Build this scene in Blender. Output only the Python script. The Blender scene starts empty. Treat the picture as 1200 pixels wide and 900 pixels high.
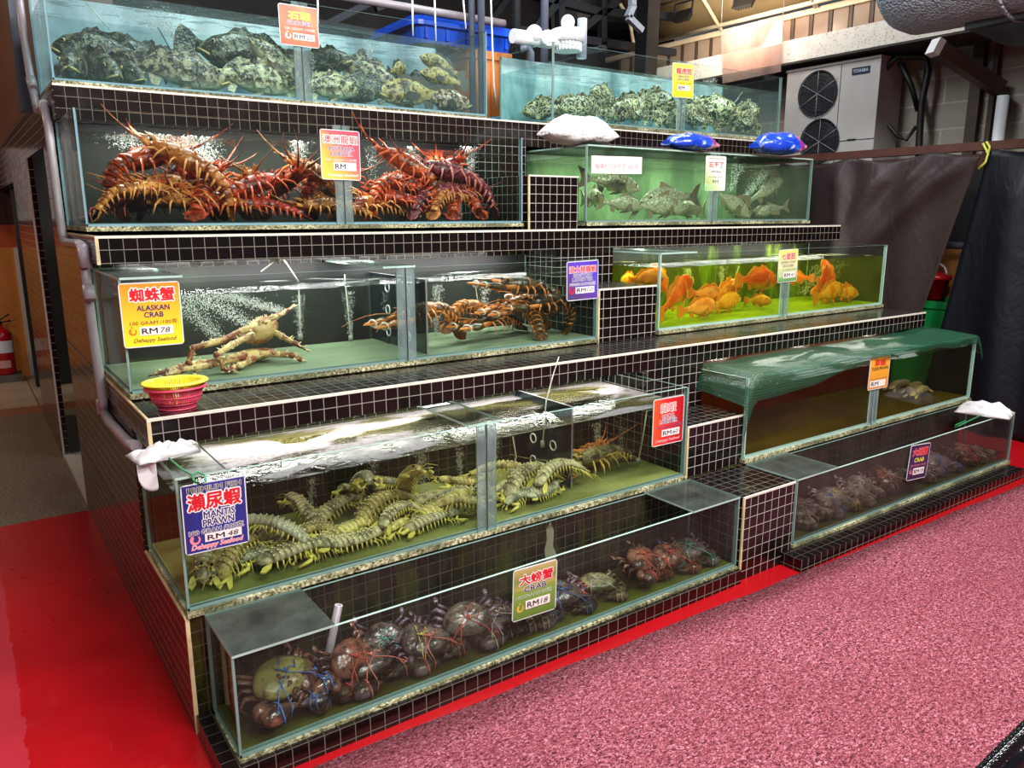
import bpy, math, random
from mathutils import Vector, Matrix, Euler
rnd = random.Random(7)
S = bpy.context.scene
COL = S.collection
PI = math.pi
def R(d): return math.radians(d)

# ------------------------------------------------------------------ camera (eye height 1.6 m)
FPX = 915.0
CAM = Vector((0.0, 0.0, 1.6))
RT = Vector((0.8164, -0.5775, -0.0020))
UP = Vector((0.1234, 0.1711, 0.9775))
FW = Vector((0.5641, 0.7983, -0.2109))
cam = bpy.data.objects.new('camera', bpy.data.cameras.new('camera'))
COL.objects.link(cam)
m3 = Matrix((RT, UP, -FW)).transposed()
cam.matrix_world = Matrix.Translation(CAM) @ m3.to_4x4()
cam.data.sensor_width = 36.0
cam.data.lens = 36.0 * FPX / 1200.0
cam.data.clip_start = 0.05
S.camera = cam

def at(px, py, **k):
    """a point of the place seen at a pixel of the photograph, on the plane x=, y= or z="""
    d = RT * ((px - 600) / FPX) + UP * (-(py - 450) / FPX) + FW
    ax = 'xyz'.index(list(k)[0]); v = list(k.values())[0]
    return CAM + d * ((v - CAM[ax]) / d[ax])

# ------------------------------------------------------------------ objects
def tag(o, label=None, cat=None, group=None, kind=None):
    if label: o['label'] = label
    if cat: o['category'] = cat
    if group: o['group'] = group
    if kind: o['kind'] = kind
    return o
def empty(name, loc=(0, 0, 0), rot=(0, 0, 0)):
    o = bpy.data.objects.new(name, None); COL.objects.link(o)
    o.empty_display_size = .05
    o.location = loc; o.rotation_euler = rot
    return o

class MB:
    def __init__(s): s.v = []; s.f = []; s.m = []; s.sm = []
    def add(s, vs, fs, mi=0, smooth=False):
        b = len(s.v); s.v.extend([Vector(p) for p in vs])
        for i, f in enumerate(fs):
            s.f.append([b + j for j in f]); s.m.append(mi[i] if isinstance(mi, (list, tuple)) else mi); s.sm.append(smooth)
        return b
    def box(s, x0, x1, y0, y1, z0, z1, mi=0, edge=None, axis=None):
        vs = [(x0,y0,z0),(x1,y0,z0),(x1,y1,z0),(x0,y1,z0),(x0,y0,z1),(x1,y0,z1),(x1,y1,z1),(x0,y1,z1)]
        fs = [(0,3,2,1),(4,5,6,7),(0,1,5,4),(2,3,7,6),(1,2,6,5),(3,0,4,7)]
        ax = 'zzyyxx'
        mm = [mi if (edge is None or ax[i] == axis) else edge for i in range(6)]
        s.add(vs, fs, mm); return s
    def obox(s, c, size, M=None, mi=0):
        x, y, z = [a / 2 for a in size]
        vs = [Vector(p) for p in [(-x,-y,-z),(x,-y,-z),(x,y,-z),(-x,y,-z),(-x,-y,z),(x,-y,z),(x,y,z),(-x,y,z)]]
        if M: vs = [M @ p for p in vs]
        s.add([Vector(c) + p for p in vs], [(0,3,2,1),(4,5,6,7),(0,1,5,4),(2,3,7,6),(1,2,6,5),(3,0,4,7)], mi); return s
    def bar(s, a, b, w, h=None, mi=0):
        """a squared bar from a to b"""
        a = Vector(a); b = Vector(b); h = h or w
        d = (b - a).normalized(); up = Vector((0,0,1)) if abs(d.z) < .95 else Vector((0,1,0))
        x = d.cross(up).normalized(); y = x.cross(d)
        vs = []
        for p in (a, b):
            for sx, sy in ((-1,-1),(1,-1),(1,1),(-1,1)): vs.append(p + x * (sx * w / 2) + y * (sy * h / 2))
        s.add(vs, [(0,1,2,3),(7,6,5,4),(0,4,5,1),(1,5,6,2),(2,6,7,3),(3,7,4,0)], mi); return s
    def loft(s, rings, mi=0, cap=True, smooth=True, closed=True):
        n = len(rings[0]); b = len(s.v)
        for r in rings: s.v.extend([Vector(p) for p in r])
        for i in range(len(rings) - 1):
            for j in range(n if closed else n - 1):
                k = (j + 1) % n
                s.f.append([b+i*n+j, b+i*n+k, b+(i+1)*n+k, b+(i+1)*n+j]); s.m.append(mi[i] if isinstance(mi, list) else mi); s.sm.append(smooth)
        if cap and closed:
            a = mi[0] if isinstance(mi, list) else mi; z = mi[-1] if isinstance(mi, list) else mi
            s.f.append([b + j for j in range(n)][::-1]); s.m.append(a); s.sm.append(False)
            s.f.append([b + (len(rings)-1)*n + j for j in range(n)]); s.m.append(z); s.sm.append(False)
        return s
    def tube(s, pts, r, n=6, mi=0, smooth=True, flat=1.0):
        pts = [Vector(p) for p in pts]
        rr = r if isinstance(r, (list, tuple)) else [r] * len(pts)
        rings = []; t0 = (pts[1] - pts[0]).normalized()
        u = t0.cross(Vector((0,0,1)));
        if u.length < .05: u = t0.cross(Vector((0,1,0)))
        u.normalize()
        for i, p in enumerate(pts):
            t = (pts[min(i+1, len(pts)-1)] - pts[max(i-1, 0)]).normalized()
            u = (u - t * u.dot(t)).normalized(); w = t.cross(u)
            rings.append([p + (u * math.cos(2*PI*j/n) + w * (math.sin(2*PI*j/n) * flat)) * rr[i] for j in range(n)])
        return s.loft(rings, mi, True, smooth)
    def ell(s, c, r, nu=10, nv=7, mi=0, M=None, smooth=True):
        rings = []
        for i in range(1, nv):
            a = PI * i / nv
            rings.append([Vector((math.sin(a)*math.cos(2*PI*j/nu)*r[0], math.sin(a)*math.sin(2*PI*j/nu)*r[1], -math.cos(a)*r[2])) for j in range(nu)])
        b = len(s.v)
        pts = [Vector((0,0,-r[2]))] + [p for q in rings for p in q] + [Vector((0,0,r[2]))]
        fs = []
        for j in range(nu):
            fs.append((0, 1+(j+1)%nu, 1+j))
            L = 1 + (len(rings)-1)*nu
            fs.append((L+j, L+(j+1)%nu, len(pts)-1))
        for i in range(len(rings)-1):
            for j in range(nu):
                a0 = 1+i*nu; a1 = a0+nu; k = (j+1)%nu
                fs.append((a0+j, a0+k, a1+k, a1+j))
        s.add([Vector(c) + ((M @ p) if M else p) for p in pts], fs, mi, smooth); return s
    def sheet(s, outline, th, mi=0, smooth=False):
        """a thin solid plate: outline is a list of 3-D points, roughly planar"""
        o = [Vector(p) for p in outline]; n = len(o)
        nn = Vector((0,0,0)); c = sum(o, Vector()) / n
        for i in range(n): nn += (o[i]-c).cross(o[(i+1)%n]-c)
        nn.normalize(); t = nn * (th/2)
        vs = [p + t for p in o] + [p - t for p in o]
        fs = [list(range(n)), list(range(2*n-1, n-1, -1))] + [(i, i+n, (i+1)%n+n, (i+1)%n) for i in range(n)]
        s.add(vs, fs, mi, smooth); return s
    def grid(s, P, nu, nv, mi=0, th=0.0, smooth=True):
        """P(i,j)->point ; a sheet with real thickness th along its normals"""
        pts = [[Vector(P(i/nu, j/nv)) for j in range(nv+1)] for i in range(nu+1)]
        if not th:
            b = len(s.v); s.v += [p for r in pts for p in r]
            for i in range(nu):
                for j in range(nv):
                    s.f.append([b+i*(nv+1)+j, b+(i+1)*(nv+1)+j, b+(i+1)*(nv+1)+j+1, b+i*(nv+1)+j+1]); s.m.append(mi); s.sm.append(smooth)
            return s
        top, bot = [], []
        for i in range(nu+1):
            for j in range(nv+1):
                du = pts[min(i+1,nu)][j] - pts[max(i-1,0)][j]; dv = pts[i][min(j+1,nv)] - pts[i][max(j-1,0)]
                n = du.cross(dv)
                n = n.normalized() if n.length > 1e-9 else Vector((0,0,1))
                top.append(pts[i][j] + n*th/2); bot.append(pts[i][j] - n*th/2)
        b = len(s.v); s.v += top + bot; o = len(top); w = nv+1
        for i in range(nu):
            for j in range(nv):
                q = [b+i*w+j, b+(i+1)*w+j, b+(i+1)*w+j+1, b+i*w+j+1]
                s.f.append(q); s.m.append(mi); s.sm.append(smooth)
                s.f.append([x+o for x in q][::-1]); s.m.append(mi); s.sm.append(smooth)
        rim = [b+i*w for i in range(nu+1)] + [b+nu*w+j for j in range(1, nv+1)] + [b+i*w+nv for i in range(nu-1,-1,-1)] + [b+j for j in range(nv-1,0,-1)]
        for k in range(len(rim)):
            a, c = rim[k], rim[(k+1)%len(rim)]
            s.f.append([a, c, c+o, a+o][::-1]); s.m.append(mi); s.sm.append(False)
        return s
    def xf(s, fn, start=0):
        for i in range(start, len(s.v)): s.v[i] = Vector(fn(s.v[i]))
        return s
    def mesh(s, name):
        me = bpy.data.meshes.new(name)
        me.from_pydata([tuple(p) for p in s.v], [], s.f)
        me.polygons.foreach_set('material_index', s.m)
        me.polygons.foreach_set('use_smooth', s.sm)
        me.update(); return me
    def build(s, name, mats, parent=None, loc=None, rot=None):
        me = s.mesh(name)
        for m in (mats if isinstance(mats, (list, tuple)) else [mats]): me.materials.append(m)
        o = bpy.data.objects.new(name, me); COL.objects.link(o)
        if parent: o.parent = parent
        if loc: o.location = loc
        if rot: o.rotation_euler = rot
        return o

def arc(c, r, a0, a1, n, plane='xy'):
    out = []
    for i in range(n+1):
        a = R(a0 + (a1-a0)*i/n); p = (math.cos(a)*r, math.sin(a)*r)
        out.append(Vector(c) + (Vector((p[0],p[1],0)) if plane=='xy' else Vector((p[0],0,p[1])) if plane=='xz' else Vector((0,p[0],p[1]))))
    return out
def lerp(a, b, t): return a + (b-a)*t

# ------------------------------------------------------------------ materials
def lin(h):
    if isinstance(h, str):
        h = h.lstrip('#'); c = [int(h[i:i+2],16)/255 for i in (0,2,4)]
        return tuple((x/12.92 if x <= .04045 else ((x+.055)/1.055)**2.4) for x in c) + (1,)
    return tuple(h) + (1,) if len(h) == 3 else tuple(h)
class NT:
    def __init__(s, name):
        s.m = bpy.data.materials.new(name); s.m.use_nodes = True
        s.t = s.m.node_tree; s.t.nodes.clear()
        s.out = s.t.nodes.new('ShaderNodeOutputMaterial')
    def n(s, ty, props=None, **ins):
        x = s.t.nodes.new('ShaderNode' + ty)
        for k, v in (props or {}).items(): setattr(x, k, v)
        for k, v in ins.items(): s.set(x, k, v)
        return x
    def set(s, x, k, v):
        sock = x.inputs[int(k[1:])] if (k[0] == 'i' and k[1:].isdigit()) else x.inputs[k.replace('_', ' ')]
        if hasattr(v, 'links') or isinstance(v, bpy.types.NodeSocket): s.t.links.new(v, sock)
        elif isinstance(v, bpy.types.Node): s.t.links.new(v.outputs[0], sock)
        else:
            if sock.type == 'RGBA': v = lin(v)
            sock.default_value = v
    def math(s, op, a, b=0.0, c=None, clamp=False):
        x = s.n('Math', {'operation': op, 'use_clamp': clamp}, i0=a, i1=b)
        if c is not None: s.set(x, 'i2', c)
        return x.outputs[0]
    def mix(s, f, a, b, blend='MIX'):
        x = s.n('MixRGB', {'blend_type': blend}, i0=f, i1=a, i2=b); return x.outputs[0]
    def ramp(s, f, stops, interp='LINEAR'):
        x = s.n('ValToRGB', None, i0=f); e = x.color_ramp.elements; x.color_ramp.interpolation = interp
        while len(e) < len(stops): e.new(.5)
        for i, (p, c) in enumerate(stops): e[i].position = p; e[i].color = lin(c) if not isinstance(c, (int, float)) else (c, c, c, 1)
        return x.outputs[0]
    def noise(s, scale, vec=None, detail=3, rough=.55, dist=0.0):
        x = s.n('TexNoise', None, Scale=scale, Detail=detail, Roughness=rough, Distortion=dist)
        if vec is not None: s.set(x, 'Vector', vec)
        return x.outputs[0]
    def vor(s, scale, vec=None, feature='F1', rand=1.0):
        x = s.n('TexVoronoi', {'feature': feature}, Scale=scale)
        if vec is not None: s.set(x, 'Vector', vec)
        return x
    def pos(s): return s.n('NewGeometry').outputs['Position']
    def obj(s): return s.n('TexCoord').outputs['Object']
    def scalev(s, v, sc): return s.n('Mapping', None, Vector=v, Scale=sc).outputs[0]
    def bump(s, h, st=.3, d=.01): return s.n('Bump', None, Height=h, Strength=st, Distance=d).outputs[0]
    def bsdf(s, **k):
        x = s.n('BsdfPrincipled', None, **k); return x
    def done(s, sh): s.t.links.new(sh.outputs[0] if isinstance(sh, bpy.types.Node) else sh, s.out.inputs['Surface']); return s.m

def plain(name, col, rough=.5, metal=0.0, var=.12, scale=8, spec=.5, bump=0.0, bs=60, coat=0.0):
    t = NT(name); p = t.obj()
    c0 = lin(col)
    f = t.noise(scale, p, 4)
    d = tuple(max(0, x*(1-2*var)) for x in c0[:3]); l = tuple(min(1, x*(1+2*var)) for x in c0[:3])
    c = t.mix(f, d + (1,), l + (1,))
    b = t.bsdf(Base_Color=c, Roughness=rough, Metallic=metal, Specular_IOR_Level=spec, Coat_Weight=coat)
    if bump: t.set(b, 'Normal', t.bump(t.noise(bs, p, 3), bump, .004))
    return t.done(b)

def m_tile(name, tilec, groutc, size=.05, gw=.042, off=(0,0,0), dirt=.5, rough=.16, vfade=0.0, algae=0.0):
    t = NT(name); g = t.n('NewGeometry'); P = t.n('SeparateXYZ', None, i0=g.outputs['Position']); Nn = t.n('SeparateXYZ', None, i0=g.outputs['True Normal'])
    nx = t.math('ABSOLUTE', Nn.outputs[0]); nz = t.math('ABSOLUTE', Nn.outputs[2])
    inv = lambda a: t.math('SUBTRACT', 1.0, a)
    X = t.math('ADD', P.outputs[0], off[0]); Y = t.math('ADD', P.outputs[1], off[1]); Z = t.math('ADD', P.outputs[2], off[2])
    u = t.math('ADD', t.math('MULTIPLY', X, inv(nx)), t.math('MULTIPLY', Y, nx))
    w = t.math('ADD', t.math('MULTIPLY', Z, inv(nz)), t.math('MULTIPLY', Y, nz))
    def line(a):
        fr = t.math('FRACT', t.math('DIVIDE', a, size)); d = t.math('ABSOLUTE', t.math('SUBTRACT', fr, .5))
        return t.math('SUBTRACT', .5, d)          # 0 at the joint .5 at the middle
    du, dw = line(u), line(w)
    e = t.math('MINIMUM', du, dw)
    mask = t.n('MapRange', None, i0=e, i1=gw*.55, i2=gw*.8, i3=1.0, i4=0.0).outputs[0]
    cell = t.n('CombineXYZ', None, i0=t.math('FLOOR', t.math('DIVIDE', u, size)), i1=t.math('FLOOR', t.math('DIVIDE', w, size)))
    wn = t.n('TexWhiteNoise', None, Vector=cell)
    tc = t.mix(t.math('MULTIPLY', wn.outputs[0], .8), tilec, t.mix(.3, tilec, '#2a1614'))
    gn = t.noise(3.0, g.outputs['Position'], 4); gn2 = t.noise(40.0, g.outputs['Position'], 2)
    gf = t.n('MapRange', None, i0=gn, i1=.35, i2=.65, i3=dirt, i4=0.0).outputs[0]
    gf = t.math('MAXIMUM', gf, t.n('MapRange', None, i0=t.math('ADD', P.outputs[0], t.math('MULTIPLY', gn, 1.2)), i1=1.4, i2=3.2, i3=min(.8, dirt*.9), i4=0.0).outputs[0])  # grout fades further into the tile colour towards the left end
    gc = t.mix(gf, groutc, t.mix(.82, groutc, tilec)); gc = t.mix(t.math('MULTIPLY', gn2, .5), gc, '#8a8172')
    if vfade:
        vert = t.math('LESS_THAN', du, dw)
        gc = t.mix(t.math('MULTIPLY', vert, vfade), gc, tilec)
    gc = t.mix(t.math('MULTIPLY', nz, .78), gc, t.mix(.5, tilec, '#2a211c'))  # joints on top faces darkened to stand in for wet reflections
    c = t.mix(mask, tc, gc)
    if algae:
        an = t.noise(5.0, t.scalev(g.outputs['Position'], (3, 3, .6)), 5, .65)
        af = t.n('MapRange', None, i0=an, i1=.42, i2=.68, i3=0.0, i4=algae).outputs[0]
        c = t.mix(af, c, t.mix(gn2, '#2e3312', '#4a4a1c'))
    rn = t.noise(14.0, g.outputs['Position'], 3)
    r = t.math('ADD', t.math('MULTIPLY', mask, .55), t.math('ADD', rough - .06, t.math('MULTIPLY', rn, .16)))
    tilt = t.n('VectorMath', {'operation': 'SUBTRACT'}, i0=wn.outputs[1], i1=(.5,.5,.5))
    b = t.bsdf(Base_Color=c, Roughness=r, Specular_IOR_Level=.5)
    h = t.math('SUBTRACT', 1.0, mask)
    bp = t.n('Bump', None, Height=t.math('ADD', h, t.math('MULTIPLY', t.noise(30, g.outputs['Position'], 2), .12)), Strength=.5, Distance=.002)
    nt = t.n('VectorMath', {'operation': 'ADD'}, i0=bp.outputs[0], i1=t.n('VectorMath', {'operation': 'SCALE'}, i0=tilt.outputs[0], Scale=.03).outputs[0])
    nn = t.n('VectorMath', {'operation': 'NORMALIZE'}, i0=nt.outputs[0])
    t.set(b, 'Normal', nn.outputs[0])
    return t.done(b)

def m_glass(name, tint='#eef6f3', haze=.05, hazec='#b9beb9', streak=6.0, refl=.32):
    t = NT(name)
    lw = t.n('LayerWeight', None, Blend=.5).outputs['Facing']
    fr = t.math('MULTIPLY', t.math('ADD', .035, t.math('MULTIPLY', t.math('POWER', lw, 5.0), .9)), refl)
    tr = t.n('BsdfTransparent', None, Color=tint); gl = t.n('BsdfGlossy', None, Color='#ffffff', Roughness=.03)
    df = t.n('BsdfDiffuse', None, Color=hazec)
    hz = t.noise(streak, t.scalev(t.pos(), (1, 1, .35)), 5, .6)
    hf = t.n('MapRange', None, i0=hz, i1=.3, i2=.75, i3=haze*.35, i4=haze*1.5).outputs[0]
    a = t.n('MixShader', None, i0=hf, i1=tr.outputs[0], i2=df.outputs[0])
    b = t.n('MixShader', None, i0=fr, i1=a.outputs[0], i2=gl.outputs[0])
    return t.done(b)

def m_water(name, tint, milk=.06, milkc='#c8d2c8', scale=3.0):
    """the sides of a body of water: coloured, a little cloudy"""
    t = NT(name)
    tr = t.n('BsdfTransparent', None, Color=tint); df = t.n('BsdfDiffuse', None, Color=milkc)
    nz = t.noise(scale, t.pos(), 4, .6)
    f = t.n('MapRange', None, i0=nz, i1=.3, i2=.7, i3=milk*.4, i4=milk*1.6).outputs[0]
    return t.done(t.n('MixShader', None, i0=f, i1=tr.outputs[0], i2=df.outputs[0]))

def m_surface(name, tint, foam=0.0, foamc='#e8e4e2', scum=0.0, scumc='#5a5428', ripple=.4, scale=4.0, sx=1.0, hi=.58):
    """the top of a body of water: shiny, rippled, with floating foam"""
    t = NT(name); p = t.pos(); ps = t.scalev(p, (sx, 1, 1))
    lw = t.n('LayerWeight', None, Blend=.5).outputs['Facing']
    fr = t.math('ADD', .03, t.math('MULTIPLY', t.math('POWER', lw, 5.0), .7))
    bp = t.bump(t.noise(22, p, 3, .6, .6), ripple, .02)
    tr = t.n('BsdfTransparent', None, Color=tint); gl = t.n('BsdfGlossy', None, Roughness=.06, Normal=bp)
    a = t.n('MixShader', None, i0=fr, i1=tr.outputs[0], i2=gl.outputs[0])
    if scum:
        sf = t.n('MapRange', None, i0=t.noise(scale*.8, t.scalev(p, (sx*.8, 1.3, 1)), 5, .62, .4), i1=.42, i2=.60, i3=0.0, i4=scum).outputs[0]
        sb = t.bsdf(Base_Color=t.mix(t.noise(30, p, 3), scumc, t.mix(.5, scumc, '#8d8a4a')), Roughness=.35)
        a = t.n('MixShader', None, i0=sf, i1=a.outputs[0], i2=sb.outputs[0])
    if foam:
        ff = t.n('MapRange', None, i0=t.noise(scale, ps, 6, .58, .5), i1=hi-.05, i2=hi+.015, i3=0.0, i4=foam).outputs[0]
        hole = t.n('MapRange', None, i0=t.noise(60, p, 2), i1=.3, i2=.5, i3=.55, i4=1.0).outputs[0]
        fb = t.bsdf(Base_Color=foamc, Roughness=.6)
        a = t.n('MixShader', None, i0=t.math('MULTIPLY', ff, hole), i1=a.outputs[0], i2=fb.outputs[0])
    return t.done(a)

def m_spots(name, base, dark, pale, sc=9.0, lo=.42, rough=.35, belly=None, stretch=(1,1,1), rand=True, fine=30, pf=.35, verm=0.0, bst=.25):
    """mottled skin"""
    t = NT(name); o = t.obj(); p = t.scalev(o, stretch)
    oi = t.n('ObjectInfo').outputs['Random']
    pv = t.n('VectorMath', {'operation': 'ADD'}, i0=p, i1=t.n('CombineXYZ', None, i0=t.math('MULTIPLY', oi, 37.0), i1=t.math('MULTIPLY', oi, 11.0), i2=0.0).outputs[0]).outputs[0]
    n1 = t.noise(sc, pv, 4, .6, .3); v = t.vor(fine, pv).outputs['Distance']
    c = t.mix(t.n('MapRange', None, i0=n1, i1=lo, i2=lo+.12, i3=1.0, i4=0.0).outputs[0], base, dark)
    c = t.mix(t.n('MapRange', None, i0=v, i1=.12, i2=.3, i3=pf, i4=0.0).outputs[0], c, pale)
    if verm:
        vn = t.noise(verm, pv, 2, .5, 1.0)
        c = t.mix(t.n('MapRange', None, i0=t.math('ABSOLUTE', t.math('SUBTRACT', vn, .5)), i1=.035, i2=.065, i3=.95, i4=0.0).outputs[0], c, pale)
    if belly:
        z = t.n('SeparateXYZ', None, i0=o).outputs[2]
        c = t.mix(t.n('MapRange', None, i0=z, i1=-.02, i2=-.13, i3=0.0, i4=.85).outputs[0], c, belly)
    if rand:
        k = t.n('MapRange', None, i0=oi, i1=0.0, i2=1.0, i3=.8, i4=1.2).outputs[0]
        c = t.n('HueSaturation', None, Hue=t.n('MapRange', None, i0=oi, i1=0.0, i2=1.0, i3=.49, i4=.51).outputs[0], Value=k, Color=c).outputs[0]
    b = t.bsdf(Base_Color=c, Roughness=rough, Specular_IOR_Level=.5)
    t.set(b, 'Normal', t.bump(v, bst, .01))
    return t.done(b)
# ------------------------------------------------------------------ shared materials
T_FRONT = m_tile('mosaic_black', '#120c0c', '#b9b3ab', off=(.01, 0, .0375 - .0475*0))
def tile_for(name, ztop, **k):
    """mosaic whose joints line up with the top edge of a course"""
    a = dict(tilec='#0d0909', groutc='#aaa49c', dirt=.55, vfade=0.0)
    a.update(k); return m_tile(name, off=(.012, .02, 20*.05 - ztop), **a)
T1 = tile_for('mosaic_plinth', .065, dirt=.8, groutc='#8d8880')
T2 = tile_for('mosaic_low', .395, dirt=.95, algae=.95, groutc='#55533f')
T2P = tile_for('mosaic_low_pier', .395, dirt=.25, groutc='#c2beb8')
T3 = tile_for('mosaic_mid', .96, dirt=.5)
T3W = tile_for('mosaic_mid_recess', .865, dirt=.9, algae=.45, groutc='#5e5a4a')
T4 = tile_for('mosaic_upper', 1.525, dirt=.75, groutc='#9a9389')
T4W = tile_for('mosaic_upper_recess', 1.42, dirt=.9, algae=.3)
T5 = tile_for('mosaic_top', 2.165, dirt=.85, tilec='#140e0c', groutc='#857e74')
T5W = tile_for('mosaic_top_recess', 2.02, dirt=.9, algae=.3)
T_SIDE = m_tile('mosaic_side', '#2a1511', '#b8a99a', off=(0, .02, .0115), dirt=.35, vfade=.75, rough=.14)  # red-brown of the surroundings' reflection is put into the tile colour
M_TRIM = plain('edge_trim_white', '#d9d3c8', .4, var=.12, scale=20)
M_TRIMY = plain('edge_trim_yellowed', '#cdbd93', .5, var=.3, scale=14)
M_EDGE = plain('glass_edge', '#78948f', .15, var=.12, scale=5)
M_EDGEB = plain('glass_edge_blue', '#7c9fac', .15, var=.12, scale=5)
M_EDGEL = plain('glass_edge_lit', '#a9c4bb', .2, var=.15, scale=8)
M_GLASS = m_glass('tank_glass', '#f4f8f6', .003)
M_GLASSH = m_glass('tank_glass_hazy', '#eef2ef', .02, '#a39a94')
M_GLASSC = m_glass('tank_glass_clear', '#f5faf9', .006)
M_LID = m_glass('lid_glass', '#c7d0cc', .22, '#7b827c', 9)
def foam_mat_mat():
    t = NT('foam_mat'); p = t.pos()
    v = t.noise(90, p, 3, .7); n = t.noise(5, p, 3)
    c = t.ramp(v, [(.36, '#2c2a18'), (.47, '#8f8a5e'), (.6, '#ddd8b6')])
    c = t.mix(t.n('MapRange', None, i0=n, i1=.4, i2=.62, i3=0.0, i4=.75).outputs[0], c, '#353a1c')
    b = t.bsdf(Base_Color=c, Roughness=.8); t.set(b, 'Normal', t.bump(v, .6, .006)); return t.done(b)
M_FOAM = foam_mat_mat()
M_BLACK = plain('black_rubber', '#0b0b0d', .5)
M_GREYPVC = plain('grey_pvc', '#8d858c', .35, var=.1)
M_WHITEP = plain('white_plastic', '#e9eaee', .35, var=.06)

# ------------------------------------------------------------------ floor
def floor_mats():
    t = NT('red_floor_paint'); p = t.pos()
    n = t.noise(1.3, p, 4, .6); n2 = t.noise(9, p, 5, .7); sc = t.noise(3, t.scalev(p, (9, .7, 1)), 4, .7)
    c = t.mix(n, '#930610', '#bd0e1a')
    c = t.mix(t.n('MapRange', None, i0=n2, i1=.60, i2=.72, i3=0.0, i4=.35).outputs[0], c, '#b5343a')
    c = t.mix(t.n('MapRange', None, i0=sc, i1=.66, i2=.74, i3=0.0, i4=.3).outputs[0], c, '#d0555a')
    x = t.n('SeparateXYZ', None, i0=p)
    edge = t.math('LESS_THAN', x.outputs[0], t.math('ADD', .0, t.math('MULTIPLY', t.math('SUBTRACT', n2, .5), .06)))
    c = t.mix(t.math('MULTIPLY', edge, .34), c, '#c4485c')
    b = t.bsdf(Base_Color=c, Roughness=t.math('ADD', .18, t.math('MULTIPLY', n2, .25)))
    t.set(b, 'Normal', t.bump(t.math('ADD', n2, t.noise(80, p, 2)), .12, .004))
    red = t.done(b)
    t = NT('pebble_wash'); p = t.pos(); v = t.vor(140, p); n = t.noise(2.2, p, 4)
    c = t.ramp(v.outputs['Color'], [(.0, '#3f382f'), (.5, '#756a5c'), (1, '#a0968a')])
    c = t.mix(t.math('MULTIPLY', n, .7), c, '#5e5247')
    b = t.bsdf(Base_Color=c, Roughness=.5); t.set(b, 'Normal', t.bump(v.outputs['Distance'], .6, .006)); peb = t.done(b)
    t = NT('beige_floor_tile'); p = t.pos()
    br = t.n('TexBrick', {'offset': 0.0}, Vector=p, Color1='#a99a86', Color2='#9c8c78', Mortar='#5a5046', Scale=1.0, Mortar_Size=.006, Brick_Width=.45, Row_Height=.45)
    x = t.n('SeparateXYZ', None, i0=p)
    band = t.math('LESS_THAN', x.outputs[1], 7.75)
    c = t.mix(band, br.outputs[0], t.mix(t.noise(6, p, 3), '#7d4b36', '#8a5a44'))
    bei = t.done(t.bsdf(Base_Color=c, Roughness=.35))
    return red, peb, bei
M_RED, M_PEB, M_BEI = floor_mats()
fl = MB()
fl.box(-9, 13, -7, 4.72, -.12, 0, 0)
fl.box(-9, 13, 4.72, 7.45, -.12, 0, 1)
fl.box(-9, 13, 7.45, 12, -.12, 0, 2)
tag(fl.build('floor', [M_RED, M_PEB, M_BEI]), kind='structure')

def carpet_mat():
    t = NT('coil_mat'); p = t.pos(); ps = t.scalev(p, (1, 1.5, 1))
    n = t.noise(80, ps, 3, .6, 1.2); v = t.noise(170, ps, 2, .6, .8); big = t.noise(1.6, p, 4)
    h = t.math('ADD', t.math('MULTIPLY', n, .7), t.math('MULTIPLY', v, .3))
    c = t.ramp(h, [(.40, '#26070f'), (.47, '#83333f'), (.545, '#b05f72'), (.63, '#dc9ba8')])
    c = t.mix(t.n('MapRange', None, i0=big, i1=.3, i2=.7, i3=0.0, i4=.40).outputs[0], c, '#7d2c3c')
    b = t.bsdf(Base_Color=c, Roughness=.75, Specular_IOR_Level=.3)
    t.set(b, 'Normal', t.bump(h, .8, .012)); return t.done(b)
cp = MB()
def carp(u, v):
    x = lerp(.47, 6.16, u); yb = lerp(1.985, 1.845, u) + .004*math.sin(x*9)
    return (x, lerp(-2.4, yb, v), .007 + .0015*math.sin(x*14 + v*30))
cp.grid(carp, 40, 24, 0, .012)
tag(cp.build('carpet', carpet_mat()), 'pink coil-loop carpet mat covering the red floor in front of the tanks', 'carpet')

# ------------------------------------------------------------------ the tiled stand
XL, XR = .445, 5.28
stand = empty('display_stand', (2.8, 3.2, 0))
tag(stand, 'stepped display stand clad in black mosaic tiles with pale grout, carrying the tanks', 'stand')
def spart(name, mb, mats, label=None):
    for i in range(len(mb.v)): mb.v[i] = mb.v[i] - Vector((2.8, 3.2, 0))
    o = mb.build(name, mats, stand)
    if label: o['label'] = label
    return o
spart('plinth', MB().box(XL, 2.675, 2.03, 2.36, 0, .065, 0), [T1])
spart('plinth', MB().box(2.985, 5.26, 1.94, 2.36, 0, .06, 0), [T1])
spart('step', MB().box(XL, XR, 2.36, 4.75, 0, .395), [T2])
spart('recess', MB().box(XL, XR, 2.97, 4.75, .395, .865), [T3W])
spart('step', MB().box(XL, XR, 2.66, 4.75, .865, .96), [T3])
spart('recess', MB().box(XL, XR, 3.62, 4.75, .96, 1.42), [T4W])
spart('step', MB().box(XL, XR, 3.34, 4.75, 1.42, 1.525), [T4])
spart('recess', MB().box(XL, XR, 4.27, 4.75, 1.525, 2.02), [T5W])
spart('step', MB().box(XL, 5.55, 4.08, 4.75, 2.02, 2.165), [T5])
TP = {}
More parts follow.
